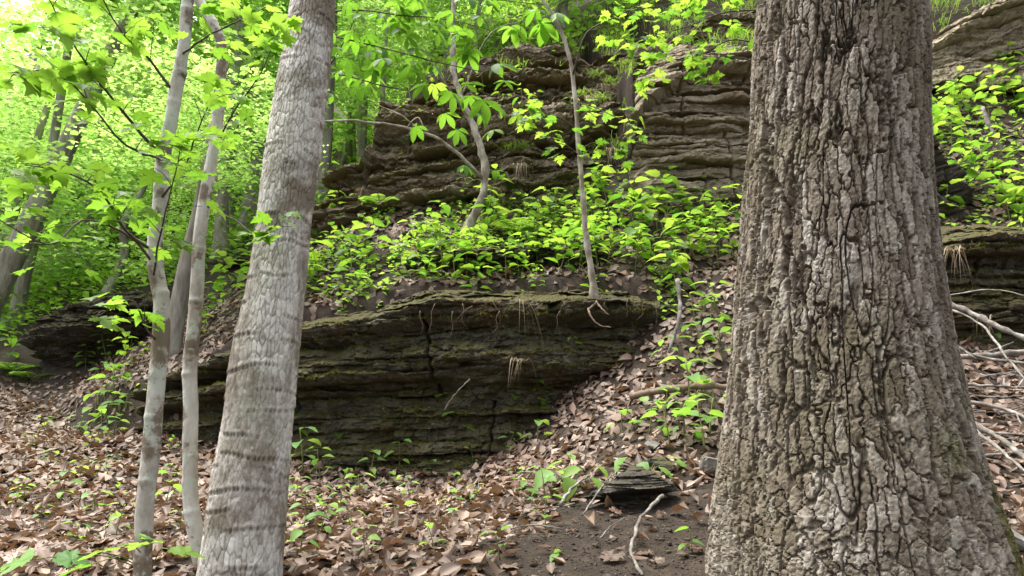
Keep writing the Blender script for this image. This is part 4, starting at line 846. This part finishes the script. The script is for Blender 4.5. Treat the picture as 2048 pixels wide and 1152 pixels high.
# ------------------------------------------------------------------ fallen leaves
def dead(kind, seed):
    rs = np.random.default_rng(seed)
    if kind == 0: return blade(4, .3, rs.uniform(-.3, .5), .1, 0, 1.2, rs.uniform(.1, .8), .1, seed)
    if kind == 1: return lobed(OAK, rs.uniform(-.4, .5), rs.uniform(-.5, .8), .05, seed)
    return lobed(MAPLE, rs.uniform(-.3, .4), rs.uniform(-.3, .5), .05, seed)
dead_p = [dead(k, 500 + i) for i, k in enumerate((0, 0, 0, 0, 1, 0, 2, 0, 0))]
far_p = [blade(4, .26 + .03 * i, .15 * i - .15, .16 * (i - 1), .12, 1.2, 0., .12, 40 + i) for i in range(4)]
dead_me = [mesh('fallen_leaf', *d, M_litter1) for d in dead_p]
rs = np.random.default_rng(77)
N = 50000
x = rs.uniform(-8.3, 6.2, N); y = 2.6 + 8.2 * rs.random(N) ** 1.15
l1 = interp_line(L1, x); onlow = y < l1 - .05
px_ = 1024 + x / (y * CP) * F
soil = sstep(0, .6, 1.25 - np.hypot((x - .75) / .95, (y - 3.75) / 1.15))               # bare soil below the bank
thin = fbm(x * 1.4, y * 1.4, 0, 31, 3)
dens = np.where(onlow, 1.0 - .93 * soil, .5 + .35 * (thin > 0.1)) * np.where(thin > -.45, 1, .55)
dens = np.where((~onlow) & (x > -2.5) & (y > 9.0), .06, dens)
k = rs.random(N) < dens; x, y, onlow = x[k], y[k], onlow[k]
z = H(x, y) + rs.uniform(.004, .035, len(x))
e = .06; nx = -(H(x + e, y, False) - H(x - e, y, False)) / (2 * e); ny = -(H(x, y + e, False) - H(x, y - e, False)) / (2 * e)
sz = rs.uniform(.045, .105, len(x)) * np.where(y > 5.3, 1.12, 1.) * np.where(rs.random(len(x)) < .12, 1.35, 1); kind = rs.integers(0, len(dead_p), len(x)); kind = np.where((y > 5.2) & np.isin(kind, (4, 6)), 3, kind)
mats = []
for i in range(len(x)):
    nrm = Vector((nx[i] + rs.normal() * .32, ny[i] + rs.normal() * .32, 1)).normalized()
    mats.append(nrm.to_track_quat('Z', 'Y') @ Quaternion((0, 0, 1), rs.uniform(0, 6.28)) @ Quaternion((0, 1, 0), math.pi if rs.random() < .4 else 0))
ppx = np.abs(x / y) < .72; score = np.where(ppx & (y > 3.3), sz / y, -1); order = np.argsort(-score); single = set(order[:300].tolist())
parts = []
for i in range(len(x)):
    if i in single:
        o = obj('fallen_leaf', dead_me[kind[i]], mw=Matrix.LocRotScale(Vector((x[i], y[i], z[i] + .012)), mats[i], Vector((sz[i],) * 3)))
        wx = 1024 + x[i] / y[i] * F
        lab = 'left of the slender stems' if wx < 300 else 'around the foot of the leaning trunk' if wx < 640 else 'between the leaning trunk and the bare soil' if wx < 1000 else 'beside the bare soil and the furrowed trunk'
        tag(o, 'curled brown dead leaf lying on the litter ' + lab, 'dead leaf', 'fallen leaves ' + lab)
    else:
        V, Fq = dead_p[kind[i]] if y[i] < 5.4 else far_p[kind[i] % 4]; parts.append((xform(V, sz[i], mats[i], np.array([x[i], y[i], z[i]])), Fq))
mpl = np.vstack(moss_pts); q = mpl[rs.integers(0, len(mpl), 900)]
for r_ in q[(fbm(q[:, 0] * 2, q[:, 2] * 3, 0, 55, 2) > .0)]:
    V, Fq = dead_p[rs.integers(len(dead_p))]; b_ = rs.uniform(.0, .08); parts.append((xform(V, rs.uniform(.04, .085), qleaf(rs.uniform(0, 6.28), rs.normal() * .3, rs.normal() * .3), r_[:3] + [-r_[3] * b_, -r_[4] * b_, .008]), Fq))
V, Fq = merge(parts)
tag(obj('leaf_litter', mesh('leaf_litter', V, Fq, M_litter)), 'carpet of brown fallen leaves over the forest floor', 'leaf litter', kind='stuff')
def one_leaf(px_, py_, s, me_, az, label, tilt=.3):
    p = G(px_, py_); o = obj('fallen_leaf', me_, mw=Matrix.LocRotScale(Vector(p) + Vector((0, 0, .02)), qleaf(az, tilt, random.gauss(0, .3)), Vector((s,) * 3))); tag(o, label, 'dead leaf')
one_leaf(1235, 1130, .12, dead_me[6], .4, 'tan lobed dead leaf lying alone on the bare soil'); one_leaf(1345, 1030, .13, dead_me[0], -2.6, 'rolled brown leaf beside the curved stick by the overhang')
one_leaf(1390, 1045, .12, dead_me[3], -2.9, 'long curled brown leaf leaning on the foot of the furrowed trunk'); one_leaf(1400, 1110, .1, dead_me[6], .6, 'crumpled brown leaf at the mossy foot of the furrowed trunk')

# ------------------------------------------------------------------ stones, sticks, roots, moss
def slab_mesh(seed, dims, name='stone', mat=M_stone, n=9, layers=4):
    rs = np.random.default_rng(seed); a = np.sort(rs.uniform(0, 6.28, n) * .35 + np.linspace(0, 6.28, n, endpoint=False) * .65 + 0)
    r = rs.uniform(.75, 1.1, n); V = []
    for j, zz in enumerate(np.linspace(-.5, .5, layers)):
        q = 1 - .12 * (abs(zz) * 2) ** 3 + rs.normal(0, .035, n)
        V.append(np.stack([np.cos(a) * r * q * dims[0] / 2, np.sin(a) * r * q * dims[1] / 2, np.full(n, zz * dims[2]) + rs.normal(0, .06, n) * dims[2]], 1))
    V = np.vstack(V + [[[0, 0, dims[2] * .53]], [[0, 0, -dims[2] * .5]]]); i = np.arange(n); t = len(V) - 2
    return mesh(name, V, [grid_faces(n, layers, True), np.stack([(layers - 1) * n + i, (layers - 1) * n + (i + 1) % n, np.full(n, t)], 1), np.stack([(i + 1) % n, i, np.full(n, t + 1)], 1)], mat, False)
def stone(px_, py_, dims, rot, label, mat=M_stone, seed=0, dz=0., name='stone', group=None):
    p = G(px_, py_); o = obj(name, slab_mesh(seed, dims, name, mat, 14, 5)); o.location = Vector(p) + Vector((0, 0, dz)); o.rotation_euler = rot; return tag(o, label, 'stone', group)
stone(1310, 975, (.3, .2, .05), (.3, -.1, .4), 'broken dark shale slab on the bank above the overhang', M_shale, 7, .04)
stone(1420, 945, (.14, .12, .1), (.1, .1, .3), 'squarish pale stone touching the side of the furrowed trunk', M_stone, 9, .03)
stone(2030, 1105, (.2, .16, .05), (.5, .35, .3), 'pale flat stone tilted against the mossy root of the furrowed trunk', M_stone, 10, .06)
stone(1310, 905, (.14, .1, .02), (.6, .1, .2), 'pale grey flat stone standing in the leaves of the steep slope', M_stone, 12, .04)
stone(1340, 930, (.34, .2, .05), (.25, .1, .1), 'dark layered stone half buried below the pale flat stone', M_shale, 13, .0)
chip_me = [slab_mesh(600 + i, (1, random.uniform(.5, .9), .18), 'stone_flake', M_crumb, 7, 2) for i in range(5)]
rs = np.random.default_rng(91); L = []
for k in range(130):
    x_, y_ = .75 + rs.normal() * .55, 3.7 + rs.normal() * .5
    if y_ < 3.0 or y_ > 5.2: continue
    s = rs.uniform(.018, .06); o = obj('stone_flake', chip_me[k % 5], mw=Matrix.LocRotScale(Vector((x_, y_, H1(x_, y_) + .006)), Quaternion((0, 0, 1), rs.uniform(0, 6.28)) @ Quaternion((1, 0, 0), rs.normal() * .25 + .15), Vector((s,) * 3)))
    tag(o, 'small flat stone flake on the patch of bare soil', 'stone', 'stone flakes on the bare soil')
parts = []; Vc = np.array([v.co[:] for v in chip_me[0].vertices]); 
n = 5200; x = .75 + rs.normal(size=n) * .75; y = 3.75 + rs.normal(size=n) * .65; z = H(x, y)
tet = np.array([[0, 0, .35], [.6, 0, 0], [-.3, .5, 0], [-.3, -.5, 0.05], [.1, .2, .3]]); tf = np.array([[0, 1, 4], [4, 1, 2], [0, 4, 2], [0, 2, 3], [0, 3, 1]])
for i in range(n): parts.append((xform(tet, rs.uniform(.006, .022), Quaternion((0, 0, 1), rs.uniform(0, 6.28)) @ Quaternion((1, 0, 0), rs.normal() * .4), np.array([x[i], y[i], z[i]])), tf))
V, Fq = merge(parts); tag(obj('gravel', mesh('gravel', V, Fq, M_crumb, False)), 'crumbs of soil and gravel on the bare patch', 'gravel', kind='stuff')

def stick(L, r0, r1, label, mat=M_stick, name='fallen_branch', world=False, group=None, sides=8, fork=0):
    pts = np.array(L) if world else pix(L); n = max(10, len(pts) * 5); c = crom(pts, n); c[1:-1] += rng.normal(size=(n - 2, 3)) * min(r0 * .3, .003)
    root = thing(name, c[0], label, 'branch', group); r = np.linspace(r0, r1, n) * (1 + .15 * rng.normal(size=n)); V, Fq = tube(c - c[0], r, sides); obj('wood', mesh('wood', V, Fq, mat), root)
    for k in range(fork):
        i = random.randint(n // 3, n - 2); d = c[i + 1] - c[i]; d /= np.linalg.norm(d); e = c[i] + (d + rng.normal(size=3) * .7) * random.uniform(.1, .3)
        V, Fq = tube(np.array([c[i], (c[i] + e) / 2 + rng.normal(size=3) * .01, e]) - c[0], [r0 * .4, r0 * .3, r0 * .15], 5); obj('twig', mesh('twig', V, Fq, mat), root)
    return root
stick([(1325, 992, 4.35), (1290, 1025, 4.1), (1268, 1070, 3.85), (1262, 1105, 3.65), (1285, 1150, 3.35)], .011, .007, 'curved pale stick lying down the bare soil', M_stick)
stick([(1355, 560, 6.95), (1360, 620, 6.75), (1352, 660, 6.6), (1338, 705, 6.5)], .022, .014, 'pale bare stick standing at the end of the low rock face', M_stick)
stick([(1262, 792, 6.15), (1330, 780, 5.97), (1400, 772, 5.84), (1480, 775, 5.75)], .03, .024, 'short rotten log across the leaf slope beside the furrowed trunk', M_root, 'fallen_log', sides=12)
stick([(890, 820, 6.85), (905, 795, 6.8), (940, 758, 6.8)], .008, .004, 'thin bent twig resting against the low rock face', M_stick)
stick([(1165, 1030, 4.3), (1220, 955, 4.7), (1245, 935, 4.9)], .006, .003, 'thin grey twig leaning on the bank above the bare soil', M_stick)
stick([(1120, 1010, 4.6), (1140, 980, 4.75), (1180, 950, 4.95)], .011, .006, 'short whitish stick under the broad heart-leaved seedling', M_stick)
stick([(1190, 1090, 3.9), (1225, 1050, 4.1), (1250, 1035, 4.2)], .004, .002, 'thin straw-coloured twig on the bare soil', M_stick)
BR = [([(1850, 595, 5.9), (1930, 620, 5.7), (1990, 650, 5.5), (2080, 690, 5.3)], .035, 'thickest grey branch slanting down behind the furrowed trunk', 2),
      ([(1850, 640, 5.8), (1900, 685, 5.6), (1950, 710, 5.5), (2060, 728, 5.2)], .018, 'thin grey branch curving under the thick slanting one', 1),
      ([(1860, 712, 5.75), (1960, 712, 5.6), (2080, 700, 5.5)], .036, 'whitish log lying level behind the furrowed trunk', 1),
      ([(1840, 600, 6.0), (1960, 648, 5.5), (2010, 710, 5.2), (2060, 770, 5.0)], .014, 'thin dark branch crossing over the whitish log', 2),
      ([(1900, 765, 5.4), (1980, 772, 5.2), (2080, 775, 5.1)], .016, 'level pale branch lying on the red-brown leaves', 1),
      ([(1920, 800, 5.1), (2000, 815, 5.0), (2080, 850, 4.7)], .02, 'grey branch in the middle of the brushwood pile', 2),
      ([(1930, 840, 4.9), (1990, 870, 4.7), (2070, 930, 4.4)], .026, 'bleached branch sloping down at the front of the brushwood pile', 1),
      ([(1950, 860, 4.6), (2000, 900, 4.4), (2060, 950, 4.2)], .016, 'pale slim branch in front of the bleached one', 0),
      ([(1900, 590, 6.2), (1990, 580, 6.0), (2080, 600, 5.8)], .008, 'thin arched twig against the mossy rock', 0),
      ([(1965, 215, 8.1), (1980, 255, 8.0), (2010, 305, 7.9)], .035, 'bare bleached stub standing among plants right of the furrowed trunk', 0)]
for L, r, lab, fk in BR: stick(L, r * .75, r * .5, lab, M_stick, fork=fk)
for k in range(26):
    x_, y_ = random.uniform(2.9, 4.3), random.uniform(4.5, 6.2); a = random.gauss(-.3, .6); l = random.uniform(.25, .7); z_ = H1(x_, y_) + random.uniform(.02, .12)
    d = np.array([math.cos(a), math.sin(a) * .6, random.gauss(0, .1)]) * l; q = np.array([x_, y_, z_])
    stick([q - d / 2, q + rng.normal(size=3) * .03, q + d / 2], random.uniform(.004, .012), .003, 'small grey stick in the brushwood pile right of the furrowed trunk', M_stick, 'stick', True, 'small sticks in the brushwood pile', 6)
for k in range(22):
    x_, y_ = random.uniform(-3.6, 1.2), random.uniform(3.6, 7.0)
    if y_ > float(interp_line(L1, x_)) - .3: continue
    a = random.uniform(0, 3.14); l = random.uniform(.12, .35); q = np.array([x_, y_, H1(x_, y_) + .04]); d = np.array([math.cos(a), math.sin(a), 0]) * l; d[2] = H1(*(q + d)[:2]) - H1(*(q - d)[:2])
    stick([q - d / 2, q + rng.normal(size=3) * .01, q + d / 2], random.uniform(.003, .006), .002, 'thin twig lying among the fallen leaves on the forest floor', M_stick, 'twig', True, 'twigs among the fallen leaves', 5)
for a, b, l in ((870, 625, .3), (905, 640, .22), (945, 630, .3), (985, 620, .25), (1000, 640, .2), (1085, 625, .22), (1120, 640, .25), (1130, 620, .18), (1210, 622, .22), (1255, 618, .3), (1290, 620, .22), (925, 625, .22), (840, 640, .3), (1065, 620, .2), (1310, 625, .2)):
    p0 = P(a, b - 18, 6.82); d_ = random.gauss(0, .05); l *= random.uniform(.4, 1.2); pts = [p0, p0 + np.array([d_ * .6, -.02, -l * .3]), p0 + np.array([d_ + random.gauss(0, .015), -.02, -l * .65]), p0 + np.array([d_ * 1.3 + random.gauss(0, .02), 0, -l])]
    V, Fq = tube(crom(pts, 9) - p0, np.linspace(.0026, .001, 9), 4); root = thing('hanging_root', p0, 'thin bare root hanging over the lip of the low rock face', 'root', 'roots hanging over the low rock face'); obj('strand', mesh('strand', V, Fq, M_root), root)
stick([(1192, 605, 7.0), (1178, 625, 6.85), (1195, 648, 6.8), (1222, 655, 6.78)], .012, .005, 'curling root of the white sapling over the rock edge', M_root, 'root')
stick([(1192, 603, 7.0), (1205, 618, 6.9), (1218, 630, 6.85)], .01, .005, 'short root of the white sapling gripping the rock edge', M_root, 'root')
# moss on the rock ledges
mp = np.vstack(moss_pts); n = 120000; rs = np.random.default_rng(15); i = rs.integers(0, len(mp), n); b = mp[i]
c = b[:, :3].copy(); back = rs.random(n) ** 1.2 * .11 - .015; c[:, 0] -= b[:, 3] * back; c[:, 1] -= b[:, 4] * back; c += rs.normal(0, .006, (n, 3)); c[:, 2] -= rs.uniform(0, .02, n)
h = rs.uniform(.008, .026, n); az = rs.uniform(0, 6.28, n); d = np.stack([np.cos(az), np.sin(az), 0 * az], 1) * .006
tipv = c + np.stack([rs.normal(0, .008, n), rs.normal(-.006, .008, n), h], 1)
V = np.stack([c - d, c + d, tipv], 1).reshape(-1, 3)
tag(obj('moss', mesh('moss', V, np.arange(n * 3).reshape(-1, 3), M_moss, False)), 'olive moss cushions along the ledges of the rock faces', 'moss', kind='stuff')
